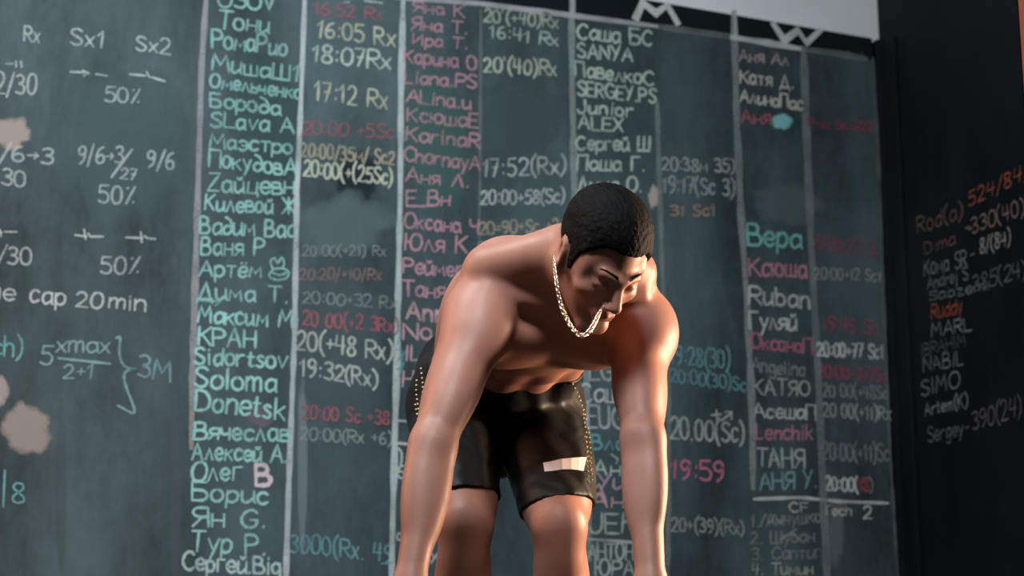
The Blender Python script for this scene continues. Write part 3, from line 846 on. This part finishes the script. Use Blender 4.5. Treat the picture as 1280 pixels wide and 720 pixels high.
def ell(c, r, u=(1, 0, 0), v=(0, 1, 0)):
    """ellipsoid, radii r along u, v, u x v"""
    c = np.asarray(c, float)
    u = n3(np.asarray(u, float))
    v = np.asarray(v, float)
    v = n3(v - u * (u @ v))
    w = np.cross(u, v)
    R = max(r)

    def fn(X, Y, Z):
        px, py, pz = X - c[0], Y - c[1], Z - c[2]
        a = px * u[0] + py * u[1] + pz * u[2]
        b = px * v[0] + py * v[1] + pz * v[2]
        e = px * w[0] + py * w[1] + pz * w[2]
        k0 = np.sqrt((a / r[0]) ** 2 + (b / r[1]) ** 2 + (e / r[2]) ** 2)
        k1 = np.sqrt((a / r[0] ** 2) ** 2 + (b / r[1] ** 2) ** 2 + (e / r[2] ** 2) ** 2) + 1e-9
        return k0 * (k0 - 1) / k1
    return c - R, c + R, fn


def ball(c, r):
    return cone(np.asarray(c, float), np.asarray(c, float) + 1e-5, r, r)


# ---- joints (R = his right, on the left of the photo)
WAIST = P(628, 452, 3.72)
NECKB = P(706, 352, 3.38)
SHO = {'R': P(596, 398, 3.36), 'L': P(796, 408, 3.47)}
ELB = {'R': P(542, 556, 3.20), 'L': P(803, 548, 3.27)}
WRI = {'R': P(510, 742, 3.06), 'L': P(814, 742, 3.13)}
HIP = {'R': P(563, 512, 3.80), 'L': P(674, 514, 3.84)}
KNE = {'R': P(582, 655, 3.46), 'L': P(699, 657, 3.46)}
S = n3(NECKB - WAIST)
L = SHO['L'] - SHO['R']
L = n3(L - S * (S @ L))
FR = np.cross(L, S)


def T_(s, l, f):
    return WAIST + S * s + L * l + FR * f


def ankle(side):
    k = KNE[side]
    back = np.array([FWD[0], FWD[1], 0])
    back = back / np.linalg.norm(back)
    out = -RIGHT if side == 'R' else RIGHT
    a = k + back * 0.13 + out * 0.02
    a[2] = 0.085
    return a


ANK = {s: ankle(s) for s in 'RL'}
TOEDIR = {'R': n3(np.array([-FWD[0], -FWD[1], 0]) * 1.0 - RIGHT * 0.25), 'L': n3(np.array([-FWD[0], -FWD[1], 0]) + RIGHT * 0.35)}
ZUP = np.array([0, 0, 1.0])


def leg_prims(side):
    """(prim, blend) of the thigh, used for the body and, swollen, for the shorts"""
    h, k = HIP[side], KNE[side]
    d = n3(k - h)
    out = (-RIGHT if side == 'R' else RIGHT)
    front = n3(np.cross(d, np.cross(V(0, 0.55, 0.8), d)))
    side_ax = n3(np.cross(d, front))
    if side_ax @ out < 0:
        side_ax = -side_ax
    Lt = np.linalg.norm(k - h)
    th = [(cone(h, h + d * Lt * 0.86, 0.076, 0.057), .02),
          (ell(h + d * Lt * .45 + front * .02, (.17, .058, .052), d, side_ax), .03),
          (ell(h + d * Lt * .48 + side_ax * .034, (.17, .042, .055), d, side_ax), .03),
          (ell(h + d * Lt * .34 - side_ax * .02 - front * .016, (.13, .038, .05), d, side_ax), .03),
          (ell(h + d * Lt * .50 - front * .03, (.16, .055, .045), d, side_ax), .03)]
    kn = [(cone(h + d * Lt * .8, k, 0.058, 0.047), .02),
          (ell(h + d * Lt * .80 - side_ax * .028 + front * .018, (.06, .028, .030), d, side_ax), .02),
          (ell(h + d * Lt * .76 + side_ax * .030 + front * .016, (.07, .026, .030), d, side_ax), .02),
          (ell(k + front * .022 - d * .010, (.032, .029, .026), d, side_ax), .018)]
    return th, kn, d, front, side_ax


def pelvis_prims():
    pc = (HIP['R'] + HIP['L']) / 2
    lat = n3(HIP['L'] - HIP['R'])
    upv = n3(WAIST - pc)
    fr = n3(np.cross(lat, upv))
    pr = [(cone(HIP['R'] + lat * .022, HIP['L'] - lat * .012, .090, .090), .03),
          (ell(pc + upv * .045, (.155, .105, .105), lat, upv), .03),
          (ell(pc - lat * .066 - fr * .075, (.095, .078, .10), upv, lat), .035),
          (ell(pc + lat * .072 - fr * .075, (.095, .080, .10), upv, lat), .035),
          (cone(pc - fr * .01, WAIST, .12, .112), .05),
          (ell(pc - upv * .035 + fr * .062, (.05, .055, .045), lat, upv), .035)]
    return pr, pc, lat, upv, fr


def arm(field, side):
    s, e, w = SHO[side], ELB[side], WRI[side]
    a, b = n3(e - s), n3(w - e)
    La, Lb = np.linalg.norm(e - s), np.linalg.norm(w - e)
    out = -L if side == 'R' else L
    tow = n3(V(0, .2, 1) - a * (V(0, .2, 1) @ a))
    lat = n3(np.cross(a, tow))
    if lat @ out < 0:
        lat = -lat
    g = 1.0 if side == 'R' else 0.92
    for p, k in [(cone(s, e, .050 * g, .035), .02),
                 (ell(s + a * .015 + lat * (-.008 if side == 'R' else .012) + S * .002, (.086, .057 if side == 'R' else .061, .058), a, lat), .028),
                 (ell(s + a * .035 + tow * .026 - lat * (.016 if side == 'R' else 0), (.075, .044, .030), a, lat), .022),
                 (ell(s + a * (La * .56) + tow * .018 - lat * .004, (.098, .036, .032), a, lat), .02),
                 (ell(s + a * (La * .50) - tow * .014 + lat * .012, (.110, .034, .034), a, lat), .02),
                 (ell(s + a * (La * .46) - tow * .012 - lat * .016, (.090, .028, .032), a, lat), .02),
                 (ball(e, .031), .014),
                 (cone(e, w, .032 * g, .0235), .018)]:
        field.add(p, k)
    # forearm: brachioradialis outside, flexors inside
    tw = n3(V(0, .2, 1) - b * (V(0, .2, 1) @ b))
    lt = n3(np.cross(b, tw))
    if lt @ out < 0:
        lt = -lt
    for p, k in [(ell(e + b * Lb * .22 + lt * .013 + tw * .010, (.098 * g, .026 * g, .027 * g), b, lt), .02),
                 (ell(e + b * Lb * .30 - lt * .012 - tw * .004, (.095 * g, .027 * g, .029 * g), b, lt), .02),
                 (ell(w - b * .012, (.030, .027, .020), b, lt), .015)]:
        field.add(p, k)
    # hand: palm turned back toward the legs, fingers relaxed and curled, thumb on the inner side
    inn = -lt
    pn = -tw
    palm = w + b * .052
    field.add(ell(palm, (.056, .041, .017), b, inn), .018)
    field.add(ell(w + b * .035 + inn * .024 + pn * .006, (.034, .018, .017), b, inn), .012)
    for i, (o, ln, r) in enumerate([(.030, .076, .0092), (.010, .084, .0096), (-.010, .078, .0092), (-.029, .062, .0082)]):
        k0 = w + b * (.094 - abs(o - .008) * .25) + inn * o
        field.add(ball(k0 - pn * .002, r + .0018), .008)
        ang, p0 = 0.0, k0
        spread = inn * o * 1.2
        for j, (fr_, bend) in enumerate([(.48, .40), (.30, .55), (.22, .40)]):
            ang += bend
            dr = n3(b * math.cos(ang) + pn * math.sin(ang) + spread)
            p1 = p0 + dr * ln * fr_
            field.add(cone(p0, p1, r - .0007 * j, r - .0007 * (j + 1)), .003)
            p0 = p1
    t0 = w + b * .028 + inn * .028 + pn * .006
    t1 = t0 + n3(b * .8 + inn * .62 + pn * .25) * .040
    t2 = t1 + n3(b * .95 + inn * .22 + pn * .35) * .032
    t3 = t2 + n3(b * .97 - inn * .05 + pn * .42) * .024
    for p, k in [(cone(t0, t1, .0145, .0115), .01), (cone(t1, t2, .0112, .0102), .004), (cone(t2, t3, .0102, .0082), .004)]:
        field.add(p, k)


# ---- head frame
HC = P(750, 320, 3.27)
HSC = .89
HF = unit(V(.36, -.62, .70))
HU0 = V(.395, .779, .487)
HU = unit(HU0 - HF * (HU0 @ HF))
HL = np.cross(HU, HF)


def H(x, y, z):
    return HC + (HL * x + HF * y + HU * z) * HSC


def head(field, ears=True):
    def e(c, r, k, neg=False):
        field.add(ell(H(*c), tuple(q * HSC for q in r), HL, HF), k * HSC, neg)

    def c(a, b, ra, rb, k, neg=False):
        field.add(cone(H(*a), H(*b), ra * HSC, rb * HSC), k * HSC, neg)
    e((0, -.014, .034), (.0745, .094, .083), .02)
    e((0, .034, -.034), (.056, .060, .075), .03)
    for s in (-1, 1):
        c((s * .050, -.002, -.052), (s * .020, .070, -.104), .019, .014, .02)
        e((s * .047, .058, -.030), (.020, .020, .017), .018)
        e((s * .060, .02, .01), (.012, .04, .035), .02)
    c((-.012, .076, -.106), (.012, .076, -.106), .0155, .0155, .015)
    c((-.036, .078, .014), (-.010, .088, .010), .010, .011, .012)
    c((.036, .078, .014), (.010, .088, .010), .010, .011, .012)
    for s in (-1, 1):
        e((s * .031, .096, -.006), (.018, .014, .011), .012, True)
    for s in (-1, 1):
        e((s * .031, .0765, -.007), (.0145, .0125, .0125), .003)
        c((s * .044, .079, -.009), (s * .019, .086, -.011), .0022, .0022, .003)
    c((0, .089, .006), (0, .111, -.034), .0075, .0105, .010)
    e((0, .113, -.038), (.011, .010, .009), .006)
    for s in (-1, 1):
        e((s * .0125, .101, -.043), (.0075, .010, .007), .006)
        e((s * .006, .107, -.049), (.0035, .005, .004), .003, True)
    c((-.016, .088, -.066), (.016, .088, -.066), .009, .009, .012)
    c((-.019, .092, -.068), (0, .0985, -.066), .0042, .0055, .004)
    c((.019, .092, -.068), (0, .0985, -.066), .0042, .0055, .004)
    c((-.016, .091, -.078), (.016, .091, -.078), .0058, .0058, .005)
    c((-.022, .093, -.0725), (.022, .093, -.0725), .0016, .0016, .003, True)
    for s in (-1, 1) if ears else ():                  # ears
        u = n3(HU * .95 - HF * .25)
        n = n3(HL * s * .9 - HF * .45)
        ec = H(s * .076, -.012, -.008)
        field.add(ell(ec, (.031, .019, .0075), u, np.cross(n, u)), .006)
        field.add(ell(ec + n * .006 + HF * .003, (.017, .010, .006), u, np.cross(n, u)), .004, True)
        field.add(ball(ec - u * .027 + HF * .003, .0075), .006)


def build_body():
    allp = [WRI['R'] - .25, WRI['L'] + .25, NECKB + .3, ANK['R'] - .25, ANK['L'] + .25, HIP['R'], H(0, .1, .15), H(0, -.1, .15), T_(.2, 0, -.3), T_(.2, .3, 0)]
    lo = np.min(allp, 0)
    hi = np.max(allp, 0)
    lo[2] = -.01
    b = Field(lo, hi, .0036)
    pel, pc, lat, upv, fr = pelvis_prims()
    for p, k in pel:
        b.add(p, k)
    # trunk
    for p, k in [(ell(T_(.05, 0, -.005), (.17, .130, .088), S, L), .04),
                 (ell(T_(.225, 0, -.01), (.185, .152, .108), S, L), .04),
                 (cone(T_(.335, -.095, -.028), T_(.335, .110, -.03), .060, .066), .05),
                 (ell(T_(.19, -.118, -.022), (.150, .040, .070), S, L), .04),
                 (ell(T_(.20, .125, -.025), (.150, .042, .075), S, L), .04),
                 (ell(T_(.285, -.078, .074), (.072, .088, .042), S, L), .018),
                 (ell(T_(.285, .078, .074), (.072, .088, .042), S, L), .018),
                 (ell(T_(.30, -.13, .062), (.050, .06, .036), S, L), .025),
                 (ell(T_(.30, .13, .062), (.050, .06, .036), S, L), .025)]:
        b.add(p, k)
    for i, s in enumerate((.145, .088, .030)):           # abdominal blocks
        for l in (-.030, .030):
            b.add(ell(T_(s, l, .078 - .004 * i), (.030, .030, .018), S, L), .014)
    b.add(ball(T_(.058, 0, .094), .008), .010, True)
    for sgn in (-1, 1):                                   # obliques, traps, collar bones
        b.add(ell(T_(.05, sgn * .095, .02), (.10, .035, .055), S, L), .03)
        b.add(cone(T_(.45, sgn * .03, -.03), T_(.375, sgn * .135, -.028), .042, .034), .04)
        b.add(cone(T_(.385, sgn * .02, .045), T_(.385, sgn * .14, .018), .011, .010), .02)
    # neck
    b.add(cone(T_(.36, 0, -.02), H(0, -.03, -.03), .064, .058), .035)
    for sgn in (-1, 1):
        b.add(cone(T_(.40, sgn * .018, .04), H(sgn * .052, -.02, -.035), .015, .018), .02)
    for side in 'RL':
        th, kn, d, front, sx = leg_prims(side)
        for p, k in th + kn:
            b.add(p, k)
        kpt, a = KNE[side], ANK[side]
        sd = n3(a - kpt)
        Ls = np.linalg.norm(a - kpt)
        fb = n3(np.cross(sd, np.cross(V(0, 0, 1), sd)))
        sl = n3(np.cross(sd, fb))
        for p, k in [(cone(kpt, a, .045, .031), .02),
                     (ell(kpt + sd * .045 + fb * .016, (.045, .030, .028), sd, sl), .02),
                     (ell(kpt + sd * Ls * .30 - fb * .030 + sl * .016, (.105, .034, .036), sd, sl), .025),
                     (ell(kpt + sd * Ls * .28 - fb * .030 - sl * .016, (.100, .034, .036), sd, sl), .025),
                     (ell(kpt + sd * Ls * .30 + fb * .006 + sl * .020, (.11, .026, .03), sd, sl), .02)]:
            b.add(p, k)
        # foot, flat on the floor
        t = TOEDIR[side]
        ln = np.cross(ZUP, t)
        a0 = np.array([a[0], a[1], 0.0])
        for p, k in [(ell(a0 - t * .038 + ZUP * .034, (.038, .033, .034), t, ln), .03),
                     (cone(a - ZUP * .005, a0 + t * .10 + ZUP * .030, .036, .026), .03),
                     (ell(a0 + t * .125 + ZUP * .024, (.055, .044, .024), t, ln), .03),
                     (ell(a0 + t * .05 + ZUP * .018, (.09, .034, .018), t, ln), .02)]:
            b.add(p, k)
        inn = 1 if ((RIGHT if side == 'R' else -RIGHT) @ ln) > 0 else -1
        for o, ln_, r in [(.030, .055, .0125), (.010, .052, .0092), (-.007, .046, .0086), (-.022, .038, .008), (-.035, .028, .0076)]:
            q = a0 + t * (.155 - abs(o - .02) * .5) + ln * inn * o + ZUP * (r + .003)
            b.add(cone(q, q + t * ln_ * .7 - ZUP * .002, r, r * .95), .006)
        arm(b, side)
    # shoulder sheath into the back
    for side, sg in (('R', -1), ('L', 1)):
        b.add(cone(T_(.33, sg * .085, -.045), SHO[side] - FR * .012, .050, .044), .035)
    head(b)
    return b


skin = NT('skin', 0.5, 0.35)
sn1, sn2 = skin.noise(9, 4, .55), skin.noise(160, 3, .6)
skc = skin.ramp(sn1, [(0.3, (0.325, 0.146, 0.102)), (0.7, (0.39, 0.186, 0.134))])
skin.color(skc)
skin.b.inputs['Subsurface Weight'].default_value = 0.12
skin.b.inputs['Subsurface Radius'].default_value = (0.012, 0.005, 0.003)
skin.b.inputs['Subsurface Scale'].default_value = 0.5
skin.l(skin.math('ADD', skin.math('MULTIPLY', skin.noise(22, 3, .6), .25), .36), skin.b.inputs['Roughness'])
skin.bump(sn2, 0.10, 0.001)

body = build_body()
bv, bf = body.surface()
person = mesh_obj('person', bv, bf, skin.m, smooth=True)
person['label'] = 'bare chested man in tight black shorts and neck chain bending forward, arms reaching down'
person['category'] = 'person'
sm = person.modifiers.new('smooth', 'SMOOTH')
sm.factor = 0.5
sm.iterations = 2

# ---- shorts
PEL, PC, PLAT, PUP, PFR = pelvis_prims()


def build_shorts(grow=.006):
    lo = np.min([HIP['R'] - .25, HIP['L'] - .25, KNE['R'] - .1, KNE['L'] - .1], 0)
    hi = np.max([HIP['R'] + .28, HIP['L'] + .28, KNE['R'] + .1], 0)
    f = Field(lo, hi, .0036)
    for p, k in PEL:
        f.add(p, k)
    f.add(ell(T_(.05, 0, -.005), (.17, .130, .088), S, L), .04)
    for sgn in (-1, 1):
        f.add(ell(T_(.05, sgn * .095, .02), (.10, .035, .055), S, L), .03)
    for l in (-.030, .030):
        f.add(ell(T_(.030, l, .070), (.030, .030, .018), S, L), .014)
    G0 = f.F.copy()
    X, Y, Z = f.grid()
    parts = []
    for side, cut in (('R', .80), ('L', .86)):
        f.F[:] = 0.1
        th, kn, d, front, sx = leg_prims(side)
        for p, k in th + kn[:1]:
            f.add(p, k)
        h, k = HIP[side], KNE[side]
        q = h + (k - h) * cut
        nrm = n3(d * .45 - UP * .75 + (RIGHT * .14 if side == 'L' else 0))
        pl = (X - q[0]) * nrm[0] + (Y - q[1]) * nrm[1] + (Z - q[2]) * nrm[2]
        parts.append(np.maximum(f.F - grow, pl))
    A = G0 - grow
    for Bp in parts:
        k = .03
        hh = np.clip(.5 + .5 * (A - Bp) / k, 0, 1)
        A = A * (1 - hh) + Bp * hh - k * hh * (1 - hh)
    # waist edge: a plane that dips at the front
    w0 = P(600, 474, 3.64)
    w1 = P(712, 459, 3.70)
    w2 = P(548, 394, 3.92)
    nw = n3(np.cross(w1 - w0, w2 - w0))
    if nw @ S < 0:
        nw = -nw
    pl = (X - w0[0]) * nw[0] + (Y - w0[1]) * nw[1] + (Z - w0[2]) * nw[2]
    f.F = np.maximum(A, pl).astype(np.float32)
    return f, (w0, nw)


cloth = NT('black_stretch_fabric', 0.52, 0.22)
cloth.color(cloth.ramp(cloth.noise(220, 2), [(0.3, (0.004, 0.004, 0.0045)), (0.7, (0.009, 0.0085, 0.009))]))
wv = cloth.n('ShaderNodeTexWave', Scale=9.0, Distortion=5.0, Detail=2.0)
cloth.l(cloth.coords((.6, .6, 1.6)), wv.inputs['Vector'])
cloth.bump(wv.outputs['Fac'], 0.5, 0.008)

sf, (W0, NW) = build_shorts()
sv, sq = sf.surface()
shorts = mesh_obj('shorts', sv, sq, cloth.m, person, smooth=True)
shorts['label'] = 'tight black knee length stretch shorts'
sm = shorts.modifiers.new('smooth', 'SMOOTH')
sm.factor = 0.5
sm.iterations = 2
STREE = BVHTree.FromPolygons([tuple(v) for v in sv], [tuple(q) for q in sq])
BTREE = BVHTree.FromPolygons([tuple(v) for v in bv], [tuple(q) for q in bf])


def hit(tree, px, py):
    d = Vector(ray(px, py)).normalized()
    loc, nor, i, dist = tree.ray_cast(Vector(CAM), d)
    if loc is None:
        return None, None
    loc, nor, i, dist = tree.find_nearest(loc)
    if nor.dot(d) > 0:
        nor = -nor
    return np.array(loc), np.array(nor)


# stitched dots down the side seams
thread = NT('yellow_thread', 0.5, 0.4)
thread.color((0.9, 0.76, 0.38))


def dots(paths, r=.0019):
    vs, fs = [], []
    ico = [(0, 0, 1), (.894, 0, .447), (.276, .851, .447), (-.724, .526, .447), (-.724, -.526, .447), (.276, -.851, .447),
           (.724, .526, -.447), (-.276, .851, -.447), (-.894, 0, -.447), (-.276, -.851, -.447), (.724, -.526, -.447), (0, 0, -1)]
    icf = [(0, 1, 2), (0, 2, 3), (0, 3, 4), (0, 4, 5), (0, 5, 1), (1, 6, 2), (2, 7, 3), (3, 8, 4), (4, 9, 5), (5, 10, 1),
           (2, 6, 7), (3, 7, 8), (4, 8, 9), (5, 9, 10), (1, 10, 6), (6, 11, 7), (7, 11, 8), (8, 11, 9), (9, 11, 10), (10, 11, 6)]
    for path in paths:
        pts = catmull([np.array(p, float) for p in path], 30)
        acc = 0
        last = pts[0]
        for p in pts:
            acc += np.linalg.norm(p - last)
            last = p
            if acc < 5.6:
                continue
            acc = 0
            h, n = hit(STREE, *p)
            if h is None or np.linalg.norm(h - PC) > .5:
                continue
            i0 = len(vs)
            for q in ico:
                vs.append(h + n * .0014 + np.array(q) * r)
            fs.extend([tuple(i0 + j for j in t) for t in icf])
    return vs, fs


v, f = dots([[(709, 462), (716, 480), (726, 505), (733, 530), (737, 560), (739, 600)], [(727, 512), (732, 545), (733, 575), (735, 602)],
             [(729, 540), (735, 570), (738, 590)]])
if v:
    mesh_obj('seam_stitching', v, f, thread.m, shorts)['label'] = 'yellow dotted stitching down the side seam of his left leg'
v, f = dots([[(526, 455), (529, 480), (528, 500), (523, 530)], [(522, 470), (521, 490), (524, 515), (525, 545)], [(519, 500), (524, 530)]])
if v:
    mesh_obj('seam_stitching', v, f, thread.m, shorts)['label'] = 'dotted stitching down the side seam of his right leg'

# pale patch printed above the left hem
patch = NT('white_print', 0.7, 0.2)
patch.color(patch.ramp(patch.noise(60, 3), [(0.3, (0.85, 0.82, 0.82)), (0.7, (0.95, 0.93, 0.93))]))
top = [(679, 579), (690, 577), (702, 574), (714, 573), (724, 572), (733, 572)]
bot = [(681, 590), (691, 589), (703, 587), (714, 587), (723, 588), (729, 589)]
pv, pf = [], []
NR = 4
for r in range(NR + 1):
    for a, b2 in zip(top, bot):
        q = (a[0] + (b2[0] - a[0]) * r / NR, a[1] + (b2[1] - a[1]) * r / NR)
        h, n = hit(STREE, *q)
        if h is None:
            h, n = pv[-1], V(0, 0, 1)
        pv.append(h + n * .0012)
nc = len(top)
for r in range(NR):
    for i in range(nc - 1):
        pf.append((r * nc + i, (r + 1) * nc + i, (r + 1) * nc + i + 1, r * nc + i + 1))
po = mesh_obj('printed_patch', pv, pf, patch.m, shorts)
po['label'] = 'white smeared rectangular print above the left hem'
so = po.modifiers.new('thick', 'SOLIDIFY')
so.thickness = .0006

# ---- hair: short on the sides, fuller on top
hairm = NT('dark_hair', 0.7, 0.06)
hs = hairm.n('ShaderNodeTexNoise', Scale=75.0, Detail=4.0)
tc = hairm.n('ShaderNodeTexCoord')
mp = hairm.n('ShaderNodeMapping')
mp.inputs['Scale'].default_value = (2.2, .5, 1.2)
hairm.l(tc.outputs['Object'], mp.inputs['Vector'])
hairm.l(mp.outputs['Vector'], hs.inputs['Vector'])
hairm.color(hairm.ramp(hs.outputs['Fac'], [(0.35, (0.003, 0.0035, 0.004)), (0.7, (0.009, 0.0075, 0.007))]))
hairm.bump(hs.outputs['Fac'], 0.9, 0.004)


def build_hair():
    c = H(0, -.01, .04)
    f = Field(c - .15, c + .15, .0032)
    head(f, False)
    X, Y, Z = f.grid()
    x = ((X - HC[0]) * HL[0] + (Y - HC[1]) * HL[1] + (Z - HC[2]) * HL[2]) / HSC
    y = ((X - HC[0]) * HF[0] + (Y - HC[1]) * HF[1] + (Z - HC[2]) * HF[2]) / HSC
    z = ((X - HC[0]) * HU[0] + (Y - HC[1]) * HU[1] + (Z - HC[2]) * HU[2]) / HSC
    ax = np.abs(x)
    # lower limit of the hair as a function of how far forward: nape, over the ear, sideburn, temple, forehead
    ax = np.abs(x)
    line = np.interp(y, [-.11, -.06, -.035, -.024, .006, .014, .028, .036, .052, .062, .078, .10], [-.056, -.050, -.016, .022, .020, -.022, -.020, .020, .048, .056, .060, .060])
    line = line + .010 * np.clip((ax - .018) / .03, 0, 1) * np.clip((y - .05) / .02, 0, 1)
    rough = np.sin(x * 520 + 1.3) * np.sin(y * 610 + z * 130) + .7 * np.sin(x * 1100 + y * 900)
    line = line + .0016 * rough
    thick = np.interp(z, [-.05, .0, .04, .085, .12], [.0022, .003, .0055, .013, .016]) + .0010 * rough * np.clip(z / .08, 0, 1)
    f.F = np.maximum(f.F - thick * HSC, (line - z) * .5).astype(np.float32)
    return f


hv_, hf_ = build_hair().surface()
# keep hair coordinates local to the head so strands follow it
hair = mesh_obj('hair', [((q - HC) @ HL, (q - HC) @ HF, (q - HC) @ HU) for q in hv_], hf_, hairm.m, person, smooth=True)
M4 = Matrix([[HL[0], HF[0], HU[0], HC[0]], [HL[1], HF[1], HU[1], HC[1]], [HL[2], HF[2], HU[2], HC[2]], [0, 0, 0, 1]])
hair.matrix_world = M4
hair['label'] = 'short dark hair, fuller on top'
for s in (-1, 1):
    vs, fs = [], []
    n = 9
    for i in range(n):
        t = i / (n - 1)
        x, y, z = s * (.014 + .034 * t), .0985 - .020 * t * t, .0165 + .009 * math.sin(t * 2.4)
        w = .0050 * (1 - .6 * t)
        base = H(x, y - .004, z)
        loc, nor, _, _ = BTREE.find_nearest(Vector(base))
        loc, nor = np.array(loc), np.array(nor)
        if nor @ (base - HC) < 0:
            nor = -nor
        vs += [loc + HU * w - nor * .002, loc + HU * w * .6 + nor * .0013, loc - HU * w * .6 + nor * .0013, loc - HU * w - nor * .002]
    for i in range(n - 1):
        for j in range(3):
            a = 4 * i + j
            fs.append((a, a + 1, a + 5, a + 4))
    mesh_obj('eyebrow', vs, fs, hairm.m, person, smooth=True)

# ---- neck chain: alternating oval links hanging from the neck
gold = NT('pale_gold', 0.25, 0.5)
gold.color((0.85, 0.66, 0.50))
gold.b.inputs['Metallic'].default_value = 1.0


def chain():
    path = [P(706, 300, 3.42), P(694, 318, 3.27), P(695, 348, 3.205), P(702, 383, 3.185), P(713, 407, 3.175), P(724, 419, 3.17), P(734, 417, 3.17), P(743, 404, 3.18), P(751, 388, 3.20), P(764, 370, 3.28), P(775, 350, 3.36)]
    pts = catmull(path, 40)
    vs, fs = [], []
    acc, last, k = 0, pts[0], 0
    NU, NV = 14, 6
    for i in range(1, len(pts) - 1):
        acc += np.linalg.norm(pts[i] - last)
        last = pts[i]
        if acc < .0048:
            continue
        acc = 0
        t = n3(pts[i + 1] - pts[i - 1])
        ref = n3(V(0.2, .3, 1) - t * (V(0.2, .3, 1) @ t))
        sd = np.cross(t, ref)
        ang = .55 if k % 2 else -.55
        k += 1
        a = sd * math.cos(ang) + ref * math.sin(ang)
        bq = np.cross(t, a)
        i0 = len(vs)
        size = .0020 + .0016 * math.sin(math.pi * i / len(pts)) ** 2
        for u in range(NU):
            th = 2 * math.pi * u / NU
            dirr = t * math.cos(th) * 1.25 + a * math.sin(th)
            cen = pts[i] + dirr * size
            dn = n3(dirr)
            for w in range(NV):
                ph = 2 * math.pi * w / NV
                vs.append(cen + dn * math.cos(ph) * size * .36 + bq * math.sin(ph) * size * .36)
        for u in range(NU):
            for w in range(NV):
                u2, w2 = (u + 1) % NU, (w + 1) % NV
                fs.append((i0 + u * NV + w, i0 + u2 * NV + w, i0 + u2 * NV + w2, i0 + u * NV + w2))
    return mesh_obj('neck_chain', vs, fs, gold.m, person, smooth=True)


chain()['label'] = 'pale metal link chain hanging from his neck'
